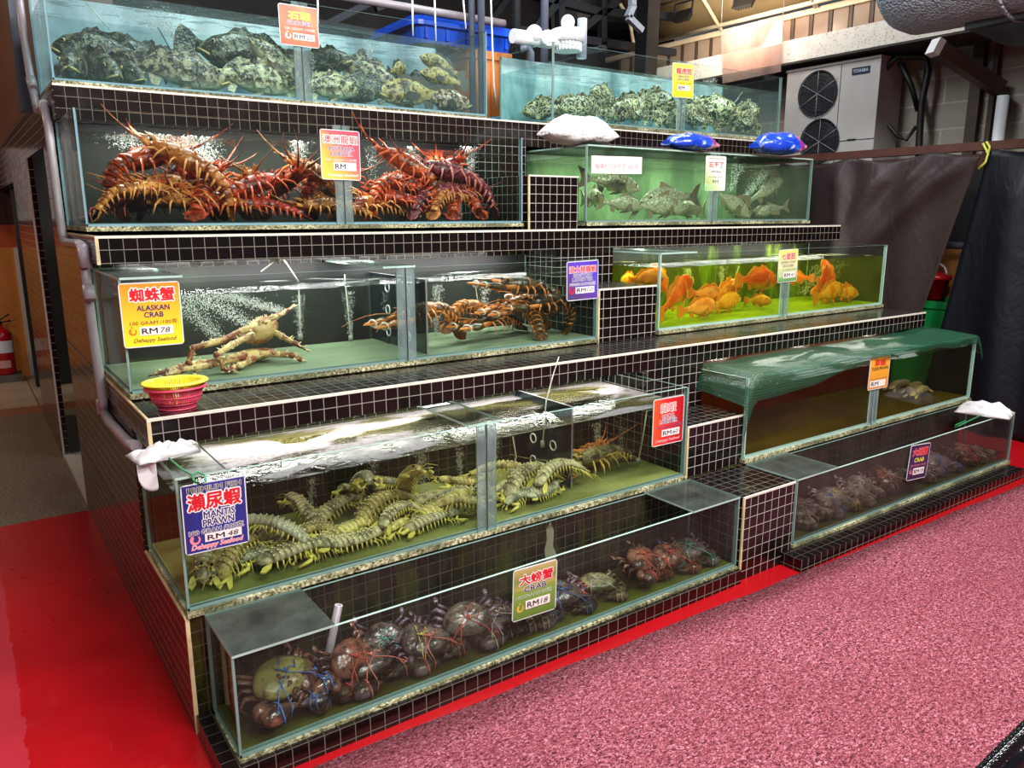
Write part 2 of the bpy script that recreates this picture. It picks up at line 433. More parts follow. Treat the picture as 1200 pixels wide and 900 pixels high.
def pier(x0, x1, y0, y1, z0, z1, yc, zc, nm):
    m = tile_for(nm, z1, dirt=.22, groutc='#c6c2bc')
    spart('pier', MB().box(x0, x1, y0, y1, z0, z1), [m])
    if zc: spart('pier', MB().box(x0, x1 , yc, y1 - .01, z1, zc), [tile_for(nm + '_upper', zc + (.96-.865 if zc < 1 else .105 if zc < 1.5 else .145), dirt=.25, groutc='#c2beb8')])
    spart('edge_trim', MB().box(x0 - .002, x1 + .001, y0 - .003, y0 + .004, z1 - .006, z1 + .003), [M_TRIM])
    spart('edge_trim', MB().box(x0 - .005, x0 + .006, y0 - .003, y0 + .004, z0, z1 - .006), [M_TRIMY])
pier(2.69, 3.055, 2.05, 2.358, 0, .392, 0, 0, 'mosaic_pier_floor')
pier(2.68, 3.085, 2.38, 2.968, .3955, .64, 2.66, .865, 'mosaic_pier_low')
pier(2.655, 3.065, 2.99, 3.618, .9605, 1.232, 3.34, 1.42, 'mosaic_pier_mid')
pier(2.64, 2.995, 3.57, 4.268, 1.5255, 1.817, 4.08, 2.02, 'mosaic_pier_high')
for y, z, x1 in ((2.66, .96, XR), (3.34, 1.525, XR), (4.08, 2.165, 5.55)):
    spart('edge_trim', MB().box(XL - .003, x1, y - .003, y + .005, z - .007, z + .003), [M_TRIM])
spart('edge_trim', MB().box(XL - .004, XL + .008, 2.655, 2.664, .865, .953), [M_TRIMY])
spart('edge_trim', MB().box(XL - .004, XL + .008, 3.335, 3.344, 1.42, 1.518), [M_TRIMY])
spart('edge_trim', MB().box(XL - .004, XL + .008, 2.355, 2.364, 0, .395), [M_TRIMY])
spart('edge_trim', MB().box(XL - .004, XL + .004, 2.364, 2.97, .391, .397), [M_TRIMY])
spart('edge_trim', MB().box(XL - .004, XL + .004, 2.666, 3.62, .955, .963), [M_TRIMY])
spart('edge_trim', MB().box(XL - .004, XL + .004, 3.346, 4.27, 1.52, 1.528), [M_TRIMY])
# left flank of the stand, flush with the tiled wall behind it
sd = MB()
for y0, y1, z0, z1 in ((2.366, 4.74, 0, .39), (2.972, 4.74, .397, .865), (2.668, 4.74, .866, .953), (3.622, 4.74, .964, 1.42), (3.346, 4.74, 1.421, 1.518), (4.272, 4.74, 1.53, 2.02), (4.084, 4.74, 2.021, 2.16)):
    sd.box(XL - .004, XL + .004, y0, y1, z0, z1)
spart('side_cladding', sd, [T_SIDE])

# ------------------------------------------------------------------ tanks
def tank(label, x0, x1, y0, y1, z0, z1, zw, glass, edge, water, surf, bottom, joint=None, back=None, lids=(), lidm=None, foam=.02, side=None, xb=None, foam_over=.012):
    r = empty('fish_tank', ((x0+x1)/2, y0, z0 - foam)); tag(r, label, 'fish tank')
    r['group'] = 'glass seafood tanks on the tiled stand'
    o = Vector(r.location)
    def part(name, mb, mats, lab=None):
        for i in range(len(mb.v)): mb.v[i] = mb.v[i] - o
        p = mb.build(name, mats, r)
        if lab: p['label'] = lab
        return p
    th = .010; side = side or glass
    part('front_pane', MB().box(x0, x1, y0, y0+th, z0, z1, 0, 1, 'y'), [glass, M_EDGEL])
    part('back_pane', MB().box(x0, x1, y1-th, y1, z0, z1, 0, 1, 'y'), [back or glass, edge])
    for xa in (x0, x1-th): part('side_pane', MB().box(xa, xa+th, y0+th+.0005, y1-th-.0005, z0, z1, 0, 1, 'x'), [side, edge])
    part('bottom_pane', MB().box(x0+th+.001, x1-th-.001, y0+th+.001, y1-th-.001, z0, z0+th, 0), [bottom])
    part('foam_mat', MB().box(x0 - .004, x1 + .004, y0 - foam_over, y1 - .03, z0-foam+.0005, z0-.0005), [M_FOAM])
    e = MB(); w = .012
    e.box(x0+.0005, x0+w*.8, y0+th, y0+th+.006, z0, z1); e.box(x1-w*.8, x1-.0005, y0+th, y0+th+.006, z0, z1)
    e.box(x0+w*.8, x1-w*.8, y0+th, y0+th+.006, z0+.0005, z0+w)
    e.box(x0-.001, x0+.006, y0-.002, y0+.002, z0, z1); e.box(x1-.006, x1+.001, y0-.002, y0+.002, z0, z1); e.box(x0, x1, y0-.002, y0+.002, z0, z0+.009)
    part('edge_seam', e, [edge])
    if joint:
        j = MB()
        j.box(joint-.042, joint-.003, y0-.009, y0-.001, z0, z1, 0, 1, 'y'); j.box(joint+.003, joint+.042, y0-.009, y0-.001, z0, z1, 0, 1, 'y')
        j.box(joint-.003, joint+.003, y0-.006, y0-.001, z0, z1, 2)
        part('joint_strip', j, [M_STRIP, M_EDGEL, M_BLACK])
    if water and zw > z0 + .02:
        W = MB(); a, b, c, d = x0+th+.003, x1-th-.003, y0+th+.007, y1-th-.003
        W.box(a, b, c, d, z0+th+.002, zw, 0)
        W.m = [1 if i == 1 else 0 for i in range(6)]
        part('water', W, [water, surf])
    for (a, b) in lids: part('lid_pane', MB().box(a, b, y0 - .004, y1, z1+.001, z1+.009, 0, 1, 'z'), [lidm or M_LID, M_EDGEL])
    return r, part
M_STRIP = m_glass('joint_glass', '#dce8e8', .22, '#b9cacb', 10)

def m_bottom(name, a, b, sc=3):
    t = NT(name); p = t.scalev(t.pos(), (.5, 1.2, 1)); n = t.noise(sc, p, 5, .6)
    n2 = t.noise(sc*9, t.pos(), 3)
    return t.done(t.bsdf(Base_Color=t.mix(t.math('ADD', t.math('MULTIPLY', n2, .3), t.n('MapRange', None, i0=n, i1=.35, i2=.65, i3=-.1, i4=.8).outputs[0]), a, b), Roughness=.5))
def m_back(name, stops, sc=2.2, stretch=(1, 1, .35)):
    t = NT(name); p = t.scalev(t.pos(), stretch); n = t.noise(sc, p, 4, .6, .3)
    return t.done(t.bsdf(Base_Color=t.ramp(n, stops), Roughness=.6))
BOT_GREY = m_bottom('tank_floor_green_grey', '#8e9c86', '#5d6a54')
BOT_ALG = m_bottom('tank_floor_algae', '#a0a878', '#5e6a3c')
BOT_MUD = m_bottom('tank_floor_mud', '#40381f', '#6c7634')
BOT_YEL = m_bottom('tank_floor_yellow', '#b8c43a', '#6f8a1e')
BOT_DARK = m_bottom('tank_floor_dark', '#1d201c', '#2c3028')
BOT_TEAL = m_bottom('tank_floor_teal', '#7fa6a4', '#547a7c')
BK_TEAL = m_back('back_glass_teal', [(.25, '#4a5156'), (.42, '#8fa2aa'), (.58, '#c6d4d8'), (.8, '#84908c')])
BK_TEAL2 = m_back('back_glass_teal_bright', [(.25, '#34484c'), (.42, '#8fb2b4'), (.58, '#cfe2e0'), (.8, '#6f928e')], 4)
BK_GREEN = m_back('back_glass_green', [(.25, '#24382a'), (.46, '#4c6a4c'), (.60, '#8fa888'), (.8, '#3e5c44')], 3)
BK_YEL = m_back('back_glass_yellow_algae', [(.34, '#0a1006'), (.50, '#1c2808'), (.60, '#5c7414'), (.70, '#a4b42a'), (.8, '#243208')], 5)
BK_DARK = m_back('back_glass_dark', [(.3, '#030404'), (.55, '#080a09'), (.68, '#141c0e')], 4)
BK_AMBER = m_back('back_board_amber', [(.3, '#7a7a3c'), (.46, '#8a3a1c'), (.6, '#9a4220'), (.8, '#7c7034')], 1.5, (.6, 1, 2.2))
W_TEAL = m_water('water_teal', '#eff7f7', .05, '#aec4ca'); W_CLR = m_water('water_clear', '#f4f7f2', .004)
W_GRN = m_water('water_green', '#ecf3e6', .08, '#a2b89a'); W_YEL = m_water('water_yellow', '#eff5b0', .05, '#b5c23c')
W_OLV = m_water('water_olive', '#f4f3e6', .012, '#7c7a52'); W_AMB = m_water('water_amber', '#ead9b4', .02, '#6c5a3a'); W_DRK = m_water('water_dark', '#f2f4f2', .002, '#8e9692')
F_TEAL = m_surface('surface_teal', '#e2eff0', .55, '#dcecee', ripple=.9, scale=12, sx=.5, hi=.6)
F_CLR = m_surface('surface_clear', '#dfe6e2', .35, '#b8bcb8', ripple=.3, scale=5, sx=.5, hi=.62)
F_GRN = m_surface('surface_green', '#dfe9da', .5, '#b9c9a0', ripple=.4)
F_YEL = m_surface('surface_yellow', '#e2e8a2', .5, '#dfe0a8', ripple=.5, hi=.6)
F_MAN = m_surface('surface_foam', '#d2cfbc', .85, '#8a8487', .55, '#4a4426', ripple=.10, scale=4.2, sx=.4, hi=.545)
F_NET = m_surface('surface_net_tank', '#cfcdb4', .9, '#e9ecea', .30, '#4a4c2c', ripple=.3, scale=5, sx=.5, hi=.57)
F_LOW = m_surface('surface_low', '#c9cbb6', .0, ripple=.2)

TK = {}
TK['grouper'] = tank('long top-row glass tank crowded with mottled groupers, red-orange price card on its front', .452, 2.73, 4.12, 4.72, 2.185, 2.66, 2.575, M_GLASSC, M_EDGEB, W_TEAL, F_TEAL, BOT_TEAL, 1.59, BK_TEAL)
TK['hybrid'] = tank('top-row glass tank of dark green groupers, small yellow card at its joint', 3.235, 5.54, 4.12, 4.72, 2.195, 2.665, 2.555, M_GLASSC, M_EDGE, W_TEAL, F_TEAL, BOT_TEAL, 4.40, BK_TEAL2)
TK['spiny'] = tank('glass tank heaped with red spiny lobsters on the second tier from the top', .452, 2.615, 3.60, 4.25, 1.56, 2.015, 1.93, M_GLASS, M_EDGEB, W_DRK, F_CLR, BOT_DARK, 1.56, BK_DARK)
TK['carp'] = tank('green-water glass tank of carp under the white sack and blue bags', 3.045, 5.21, 3.56, 4.25, 1.56, 1.99, 1.94, M_GLASS, M_EDGE, W_GRN, F_GRN, BOT_GREY, 4.14, BK_GREEN, lids=((3.05, 5.205),), lidm=m_glass('mesh_lid', '#5d6b66', .35, '#5b6660', 40))
TK['king'] = tank('middle-tier glass tank shared by one pale king crab and clawed lobsters', .452, 2.635, 2.98, 3.6, .985, 1.385, 1.318, M_GLASS, M_EDGE, W_CLR, F_CLR, BOT_GREY, 1.55, BK_DARK, lids=((.455, .66), (1.45, 1.6)))
TK['red'] = tank('yellow-green glass tank of orange-red groupers on the middle tier', 3.077, 5.29, 2.98, 3.6, .985, 1.395, 1.322, M_GLASS, M_EDGEL, W_YEL, F_YEL, BOT_YEL, 4.165, BK_YEL, lids=((3.08, 3.36),), lidm=M_GLASS)
TK['mantis'] = tank('glass tank of mantis prawns with foam on the water and a blue corner card', .452, 2.645, 2.36, 2.955, .418, .838, .768, M_GLASS, M_EDGE, W_OLV, F_MAN, BOT_ALG, 1.545, None, lids=((.452, .60), (1.47, 1.62)), lidm=M_GLASS)
TK['net'] = tank('dim brown-water glass tank under a green net cover, orange card at its joint', 3.07, 5.37, 2.36, 2.955, .418, .825, .768, M_GLASS, M_EDGEL, W_AMB, F_NET, BOT_MUD, 4.195, BK_AMBER)
TK['crab'] = tank('bottom-row glass tank of tied dark crabs, a grey tube standing in it', .495, 2.67, 2.06, 2.345, .075, .392, .14, M_GLASSH, M_EDGE, W_OLV, F_LOW, BOT_MUD, None, None, lids=((.495, .80), (2.375, 2.67)))
TK['crabr'] = tank('hazy bottom-row glass tank of dark crabs holding a white hand net at its far end', 3.075, 5.31, 2.055, 2.345, .075, .39, .13, m_glass('tank_glass_very_hazy', '#e0e0de', .09, '#83726f'), M_EDGE, W_OLV, F_LOW, BOT_MUD, None, None, lids=((3.075, 3.40),))
# extra parts: perforated partitions
M_PART = plain('partition_black', '#0b0d12', .3)
for key, x, y0, y1, z0, z1 in (('king', 1.66, 3.0, 3.58, 1.0, 1.33), ('mantis', 2.08, 2.50, 2.93, .435, .80)):
    r, part = TK[key]; q = MB(); rings = []
    q.box(x, x+.008, y0, y1, z0, z1, 0, 1, 'x')
    for k in range(3):
        for yy in (lerp(y0, y1, .28), lerp(y0, y1, .62)):
            cz = z0 + .06 + k*.105
            rings.append(((x - .006, yy, cz), (x + .012, yy + .04, cz - .05)))
    pt = part('partition', q, [m_glass('partition_glass', '#8c9a9c', .12, '#5a6468'), M_GREYPVC])
    for c, d in rings:
        u = MB(); u.tube(arc(c, .021, 0, 360, 16, 'yz'), .003, 5); u.xf(lambda p: p - Vector(r.location)); u.build('ring', [M_WHITEP], pt)
        u = MB(); u.ell(d, (.010, .022, .022), 10, 6); u.xf(lambda p: p - Vector(r.location)); u.build('suction_cup', [M_GREYPVC], pt)
# ------------------------------------------------------------------ fish
def ip(tab, t):
    for i in range(len(tab)-1):
        a, b = tab[i], tab[i+1]
        if t <= b[0]:
            k = (t-a[0])/(b[0]-a[0]); k = k*k*(3-2*k); return lerp(a[1], b[1], k)
    return tab[-1][1]
def fish_mesh(name, mats, H=.32, W=.2, bend=0.0, kind='grouper'):
    """unit length, nose at +x; slots: 0 body, 1 dark eye, 2 pale, 3 fins"""
    m = MB(); n = 14
    hp = [(0, .05), (.06, .42), (.18, .78), (.38, 1.0), (.58, .86), (.78, .42), (.9, .30), (1, .34)] if kind != 'carp' else [(0, .06), (.06, .40), (.2, .78), (.4, 1.0), (.6, .82), (.8, .40), (.92, .26), (1, .30)]
    wp = [(0, .10), (.08, .55), (.22, .95), (.4, 1.0), (.6, .72), (.8, .3), (1, .08)]
    rings = []
    for i in range(15):
        t = i/14; x = .5 - t*.86; h = H*ip(hp, t)/2; w = W*ip(wp, t)/2
        cz = (.012 if kind == 'carp' else .006)*math.sin(PI*t) - .02*(1-t)**3
        ring = []
        for j in range(n):
            a = 2*PI*j/n; s, c = math.sin(a), math.cos(a)
            z = s*h*(1.06 if s > 0 else .94); y = c*w*(1 - .18*max(0, s))
            ring.append((x, y, cz + z))
        rings.append(ring)
    m.loft(rings, 0)
    def bodyz(t, up=1): return H*ip(hp, t)/2*up
    # tail
    T = []
    if kind == 'carp': prof = [(-.34, .045), (-.42, .12), (-.52, .16), (-.465, .05), (-.445, 0), (-.465, -.05), (-.52, -.15), (-.42, -.11), (-.34, -.045)]
    else: prof = [(-.34, .05), (-.42, .11), (-.49, .13), (-.515, .07), (-.52, 0), (-.515, -.07), (-.49, -.13), (-.42, -.11), (-.34, -.05)]
    m.sheet([(x, 0, z) for x, z in prof], .012, 3)
    # dorsal: spiny front and soft rear
    top, bot = [], []
    N = 13
    for i in range(N):
        t = lerp(.30 if kind != 'carp' else .36, .86 if kind != 'carp' else .62, i/(N-1)); x = .5 - t*.86
        f = i/(N-1); hgt = (.055 + (.02 if i % 2 else -.004)*(1 if f < .6 else 0))*math.sin(PI*min(1, f*1.6+.12)/1.0 if f < .45 else PI*.5)
        if f > .55: hgt = .075*math.sin(PI*(.35 + .65*(f-.55)/.45)) + .01
        if kind == 'carp': hgt = .065*(1-f)**.8 + .010
        bot.append((x, 0, bodyz(t) - .006)); top.append((x - hgt*.35, 0, bodyz(t) + hgt))
    for i in range(N-1): m.sheet([bot[i], bot[i+1], top[i+1], top[i]], .009, 3)
    # anal fin
    m.sheet([(-.10, 0, -bodyz(.70)+.008), (-.13, 0, -bodyz(.74)-.085), (-.19, 0, -bodyz(.8)-.075), (-.22, 0, -bodyz(.84)+.01)], .009, 3)
    for s in (1, -1):
        # pectoral paddle and pelvic fin
        y = s*W*.46
        m.sheet([(.20, y, -.04), (.14, y+s*.035, .01), (.06, y+s*.07, .0), (.02, y+s*.085, -.05), (.05, y+s*.07, -.10), (.13, y+s*.03, -.09)], .009, 3)
        m.sheet([(.16, s*.03, -H*.40), (.08, s*.06, -H*.52), (.03, s*.06, -H*.56), (.06, s*.025, -H*.42)], .009, 3)
        # eye with pale ring, gill cover, lip
        ez = .055 if kind != 'carp' else .03
        ey = s*W*.36
        m.ell((.375, ey, ez), (.019, .013, .019), 9, 6, 2); m.ell((.38, ey+s*.005, ez), (.014, .012, .014), 9, 6, 1)
        m.tube([(.205, s*W*.40, .09), (.185, s*W*.485, .03), (.19, s*W*.48, -.05), (.23, s*W*.38, -.11)], .008, 5, 3)
        m.tube([(.495, s*.012, -.012), (.45, s*W*.22, -.035), (.405, s*W*.33, -.06)], .011, 5, 2 if kind != 'carp' else 3)
    if bend:
        def bf(p):
            d = .15 - p.x
            if d <= 0: return p + Vector((0, bend*.25*d*d, 0))
            return Vector((p.x + abs(bend)*.25*d*d, p.y + bend*d*d, p.z))
        m.xf(bf)
    me = m.mesh(name)
    for k in mats: me.materials.append(k)
    return me
M_EYE = plain('eye_black', '#070706', .08, var=0); M_EYER = plain('eye_ring_pale', '#b9a86a', .3)
SK_DARK = m_spots('grouper_skin_dark', '#6e6f58', '#22231a', '#b5b498', 15, .49, fine=44, pf=.55)
SK_PALE = m_spots('grouper_skin_pale', '#b3aa84', '#332c20', '#dcd6b4', 17, .46, fine=40, pf=.4, belly='#d6cfae')
SK_YEL = m_spots('grouper_skin_yellow', '#b09a5c', '#4a3a1e', '#d9cb8d', 16, .42, fine=40, pf=.35)
SK_BRN = m_spots('grouper_skin_brown_spots', '#c9b48c', '#4a2d1c', '#e4d8ba', 17, .47, fine=20, pf=.3)
SK_HYB = m_spots('hybrid_grouper_skin', '#4a4a2c', '#1c1f12', '#d6d0a0', 10, .42, fine=30, pf=.5, verm=13)
SK_RED = m_spots('red_grouper_skin', '#f0602a', '#d83a1c', '#f88a4a', 4, .42, fine=40, pf=.3, belly='#f4b04a')
SK_PINK = m_spots('pink_grouper_skin', '#ec8a62', '#d65a3e', '#f4b08a', 5, .40, fine=40, pf=.3)
SK_ORA = m_spots('orange_grouper_skin', '#f2a238', '#e0761f', '#f8c860', 4, .42, fine=40, pf=.3)
def carp_skin():
    t = NT('carp_scales'); o = t.obj(); v = t.vor(34, t.scalev(o, (1, .6, 1)))
    c = t.ramp(v.outputs['Distance'], [(.0, '#d2d0be'), (.4, '#b8b7a4'), (.75, '#84846f')])
    z = t.n('SeparateXYZ', None, i0=o).outputs[2]
    c = t.mix(t.n('MapRange', None, i0=z, i1=.02, i2=-.10, i3=0.0, i4=.75).outputs[0], c, '#cfc8a2')
    oi = t.n('ObjectInfo').outputs['Random']
    c = t.n('HueSaturation', None, Value=t.n('MapRange', None, i0=oi, i3=.85, i4=1.2).outputs[0], Color=c).outputs[0]
    b = t.bsdf(Base_Color=c, Roughness=.3, Metallic=.15); t.set(b, 'Normal', t.bump(v.outputs['Distance'], .4, .008)); return t.done(b)
SK_CARP = carp_skin()
M_FINR = plain('fin_rosy', '#8a7864', .45); M_FIND = plain('fin_dark', '#3c3a2c', .45, var=.3, scale=30); M_FINY = plain('fin_olive_yellow', '#8f8446', .45, var=.3, scale=30)
M_FINO = plain('fin_orange', '#ee7a30', .4, var=.2); M_FINH = plain('fin_green_black', '#2b3020', .45, var=.4, scale=30)
FM = {}
def fishkind(key, skin, fin, H, W, kind='grouper'):
    for b, s in ((0, ''), (.35, 'l'), (-.35, 'r'), (.75, 'c')):
        FM[key + s] = fish_mesh('grouper_body' if kind == 'grouper' else 'carp_body', [skin, M_EYE, M_EYER, fin], H, W, b, kind)
for a in (('dark', SK_DARK, SK_DARK, .33, .23), ('pale', SK_PALE, SK_PALE, .31, .21), ('yel', SK_YEL, M_FIND, .33, .20), ('brn', SK_BRN, M_FIND, .31, .21), ('hyb', SK_HYB, SK_HYB, .36, .24),
          ('red', SK_RED, M_FINO, .36, .18), ('pink', SK_PINK, M_FINO, .37, .18), ('ora', SK_ORA, M_FINO, .32, .17)): fishkind(*a)
fishkind('carp', SK_CARP, M_FINR, .275, .16, 'carp')

CLAMP = {'grouper': (.49, 2.69, 4.16, 4.68, 2.2, 2.56), 'hybrid': (3.28, 5.5, 4.16, 4.68, 2.21, 2.54), 'spiny': (.49, 2.57, 3.64, 4.21, 1.575, 1.92), 'carp': (3.09, 5.17, 3.6, 4.21, 1.575, 1.93),
         'king': (.48, 2.6, 3.01, 3.57, 1.0, 1.31), 'red': (3.11, 5.25, 3.01, 3.57, 1.0, 1.31), 'mantis': (.48, 2.61, 2.39, 2.92, .433, .76), 'net': (3.11, 5.33, 2.39, 2.92, .433, .76),
         'crab': (.52, 2.64, 2.08, 2.33, .088, .37), 'crabr': (3.1, 5.28, 2.08, 2.33, .088, .37)}
def fit_in(o, key):
    """slide the animal so that it stays between the panes of its tank"""
    x0, x1, y0, y1, z0, z1 = CLAMP[key]; lo = Vector((9e9,)*3); hi = -lo
    M = Matrix.LocRotScale(o.location, o.rotation_euler, o.scale)
    for v in o.data.vertices:
        p = M @ v.co
        for i in range(3): lo[i] = min(lo[i], p[i]); hi[i] = max(hi[i], p[i])
    for i, (a, b) in enumerate(((x0, x1), (y0, y1), (z0, z1))):
        if hi[i] - lo[i] > b - a: d = (a + b)/2 - (lo[i] + hi[i])/2
        elif lo[i] < a: d = a - lo[i]
        elif hi[i] > b: d = b - hi[i]
        else: d = 0
        if i == 2 and lo[i] + d < a: d = a - lo[i]
        o.location[i] += d
def put(me, name, px, py, y, L, yaw, pitch=0, roll=0, label='', cat='fish', group=None, key=None, z=None):
    o = bpy.data.objects.new(name, me); COL.objects.link(o)
    p = at(px, py, y=y) if z is None else at(px, py, z=z)
    o.location = p; o.scale = (L, L, L)
    o.rotation_euler = Euler((R(roll), R(-pitch), R(yaw)), 'XYZ')
    tag(o, label, cat, group)
    if key: fit_in(o, key)
    return o
# top-left tank: (kind, px, py, y, length, yaw, pitch, roll, label)
G = [
 ('darkl', 96, 60, 4.46, .44, 170, 4, 0, 'big dark mottled grouper lying across the top of the pile by the end glass'),
 ('dark', 80, 77, 4.34, .42, 255, -8, 0, 'dark grouper facing out through the glass, nearest the end of the tank'),
 ('dark', 112, 78, 4.32, .42, 288, -12, 0, 'dark grouper with lowered head, second from the end glass in the pile'),
 ('darkr', 135, 66, 4.50, .42, 15, 8, 0, 'dark grouper at the back of the pile, tail towards the end glass'),
 ('dark', 138, 88, 4.28, .34, 300, -14, 0, 'small dark grouper in the pile just before the cream-coloured one'),
 ('dark', 178, 72, 4.60, .30, 100, 35, 0, 'lone dark grouper nosing upward at the back, above the cream grouper'),
 ('palel', 205, 91, 4.24, .46, -4, -6, 0, 'long cream grouper with dark blotches lying along the front glass'),
 ('pale', 292, 99, 4.24, .44, -6, -4, 0, 'cream grouper resting on the floor under the swimming dark pair'),
 ('dark', 282, 40, 4.42, .56, -8, -12, 0, 'largest dark grouper swimming highest, its brown tail spread'),
 ('dark', 300, 60, 4.34, .50, 172, 4, 0, 'dark grouper just below the highest swimming one'),
 ('dark', 288, 80, 4.50, .40, 190, -8, 0, 'dark grouper in shade below the swimming pair, above the cream one'),
 ('pale', 333, 90, 4.20, .34, 150, 42, 20, 'steeply tilted grouper with its head up against the front glass'),
 ('dark', 340, 72, 4.55, .34, 150, -25, 0, 'dark grouper behind the joint strip under the price card'),
 ('dark', 392, 58, 4.50, .34, 175, -18, 0, 'nearly black grouper swimming beside the price card'),
 ('dark', 372, 76, 4.56, .36, 300, 0, 0, 'grey grouper behind the joint strip at mid depth'),
 ('palel', 424, 84, 4.38, .42, -10, -20, 0, 'pale grouper with dark patches gliding downward in mid tank'),
 ('pale', 382, 102, 4.22, .38, 5, 4, 0, 'mottled pale grouper on the floor right behind the joint strip'),
 ('darkl', 432, 110, 4.28, .40, 178, 0, 0, 'greenish mottled grouper on the floor next to the striped yellow one'),
 ('yel', 465, 82, 4.48, .24, 40, 14, 0, 'yellowish grouper turned half away beside the brown back board'),
 ('yel', 488, 113, 4.24, .42, 176, 0, 0, 'long striped yellow grouper on the floor along the front glass'),
 ('yel', 528, 66, 4.34, .25, 158, 24, 0, 'yellow grouper pointing its snout up, highest by the far end'),
 ('yel', 520, 92, 4.26, .26, 168, 12, 0, 'yellow grouper hovering just below the one pointing its snout up'),
 ('brn', 546, 121, 4.22, .36, -4, -4, 0, 'brown-spotted grouper on the floor at the far end corner'),
 ('dark', 497, 97, 4.56, .30, 10, 0, 0, 'small dark grouper in the shade behind the striped yellow one'),
]
for k, px, py, y, L, yaw, pi_, ro, lab in G:
    put(FM[k], 'grouper', px, py, y, L*1.16, yaw, pi_, ro, lab, 'fish', 'groupers in the top row tank', 'grouper')
Hh = [(640, 128, 4.50, .34, 175), (661, 133, 4.34, .36, 8), (688, 133, 4.24, .36, 176), (712, 118, 4.50, .40, 200), (735, 124, 4.36, .36, 265), (722, 137, 4.22, .34, 10), (760, 122, 4.40, .46, 275), (752, 140, 4.22, .34, 175), (783, 139, 4.22, .36, 8),
      (800, 124, 4.50, .38, 250), (828, 122, 4.40, .42, 290), (822, 143, 4.22, .36, 172), (848, 132, 4.34, .42, 262), (868, 142, 4.24, .38, 6), (888, 136, 4.40, .40, 250), (903, 146, 4.26, .36, 180)]
HL = ['dark green grouper nearest the near end glass, at the back', 'dark green grouper behind the near corner seam', 'cream-flecked grouper lying along the glass above the white sack', 'humped dark grouper behind the one above the white sack',
      'brownish dark grouper facing out between the two humps', 'small flecked grouper low on the floor before the brownish one', 'largest dark grouper, highest hump in mid tank', 'flecked grouper lying low before the largest hump', 'flecked grouper on the floor just before the yellow card',
      'dark grouper hidden behind the yellow card', 'dark grouper highest just past the joint strip', 'pale-flecked grouper on the floor just past the joint strip', 'dark grouper facing out below the plunging bubbles', 'flecked grouper on the floor above the middle blue bag', 'dark grouper facing out near the far end', 'dark grouper in the far end corner']
for i, ((px, py, y, L, yaw), lab) in enumerate(zip(Hh, HL)):
    put(FM['hyb' + ('', 'l', 'r', '')[i % 4]], 'grouper', px, py, y, L*1.22, yaw, (-6, 8, 0, 14)[i % 4], (0, 12, -10, 0)[i % 4], lab, 'fish', 'dark green groupers in the short top tank', 'hybrid')
C = [('carpl', 717, 214, 3.74, .40, -6, -8, 0, 'carp arching under the white paper notice'), ('carp', 786, 232, 3.72, .46, 176, -4, 0, 'large brown carp with a rosy tail facing the near end in mid tank'),
     ('carp', 727, 239, 3.66, .32, -4, -4, 0, 'smaller grey carp below the arching one'), ('carp', 775, 246, 3.66, .44, 0, 0, 0, 'pale yellow carp lying along the tank floor'), ('carpr', 812, 246, 3.90, .36, 178, 0, 0, 'greenish carp in the dim back behind the joint strip'),
     ('carp', 857, 240, 3.70, .36, -10, -28, 0, 'grey carp nosing down just past the joint strip'), ('carpl', 898, 224, 3.74, .40, 6, 26, 0, 'yellow-finned carp swimming upward in the far half'), ('carp', 910, 246, 3.72, .28, 172, -10, 0, 'small carp with raised tail on the floor below the upward one'),
     ('carp', 944, 247, 3.86, .26, 10, 0, 0, 'shaded carp in the far end corner'), ('carp', 693, 232, 3.92, .34, 250, 0, 0, 'shaded carp behind the near corner seam')]
for k, px, py, y, L, yaw, pi_, ro, lab in C: put(FM[k], 'carp', px, py, y, L*1.14, yaw, pi_, ro, lab, 'fish', 'carp in the green tank', 'carp')
RD = [('red', 792, 350, 3.16, .34, 12, 30, 0, 'big red-orange grouper slanting upward by the near corner'), ('pink', 828, 345, 3.22, .26, -4, -6, 10, 'pinkish grouper with spread fin between the red and the yellow one'), ('ora', 850, 343, 3.32, .34, 8, 16, 0, 'yellow-orange grouper slanting upward with its pale snout out in front'),
      ('ora', 848, 361, 3.18, .30, 6, 8, 0, 'orange grouper near the floor, under the pale-snouted one'), ('pink', 818, 362, 3.12, .26, -6, 4, 0, 'pink-faced grouper lowest at the glass in the near group'), ('red', 776, 328, 3.40, .24, 80, 50, 0, 'red grouper standing upright behind the near corner'),
      ('pink', 757, 326, 3.36, .22, 290, 10, 0, 'pink grouper seen through the end pane above the tiled pier'), ('ora', 738, 327, 3.50, .20, 200, 0, 0, 'orange grouper farthest back behind the end pane'),
      ('red', 887, 328, 3.22, .34, -2, -2, 0, 'orange-red grouper swimming level just before the seven-star card'), ('ora', 888, 356, 3.30, .20, 265, 5, 0, 'small pale orange grouper seen head-on in mid tank'), ('red', 933, 326, 3.40, .22, 150, 0, 0, 'pale orange grouper half hidden by the seven-star card'),
      ('ora', 971, 347, 3.12, .34, 6, 8, 0, 'yellow-bellied orange grouper swimming alone in the far half'), ('red', 1005, 322, 3.34, .26, 70, 55, 0, 'dark red grouper standing upright near the far end'), ('red', 1024, 322, 3.30, .32, 20, 12, 0, 'deep red grouper highest at the far end glass'),
      ('red', 1004, 345, 3.16, .26, 8, 4, 0, 'orange-red grouper in the far group at the glass'), ('red', 1020, 344, 3.34, .24, 185, 0, 0, 'orange grouper behind the far group'), ('ora', 1026, 351, 3.14, .26, 0, 0, 0, 'yellowish grouper on the floor in the far corner')]
for k, px, py, y, L, yaw, pi_, ro, lab in RD: put(FM[k], 'grouper', px, py, y, L*1.18, yaw, pi_, ro, lab, 'fish', 'orange-red groupers in the yellow tank', 'red')

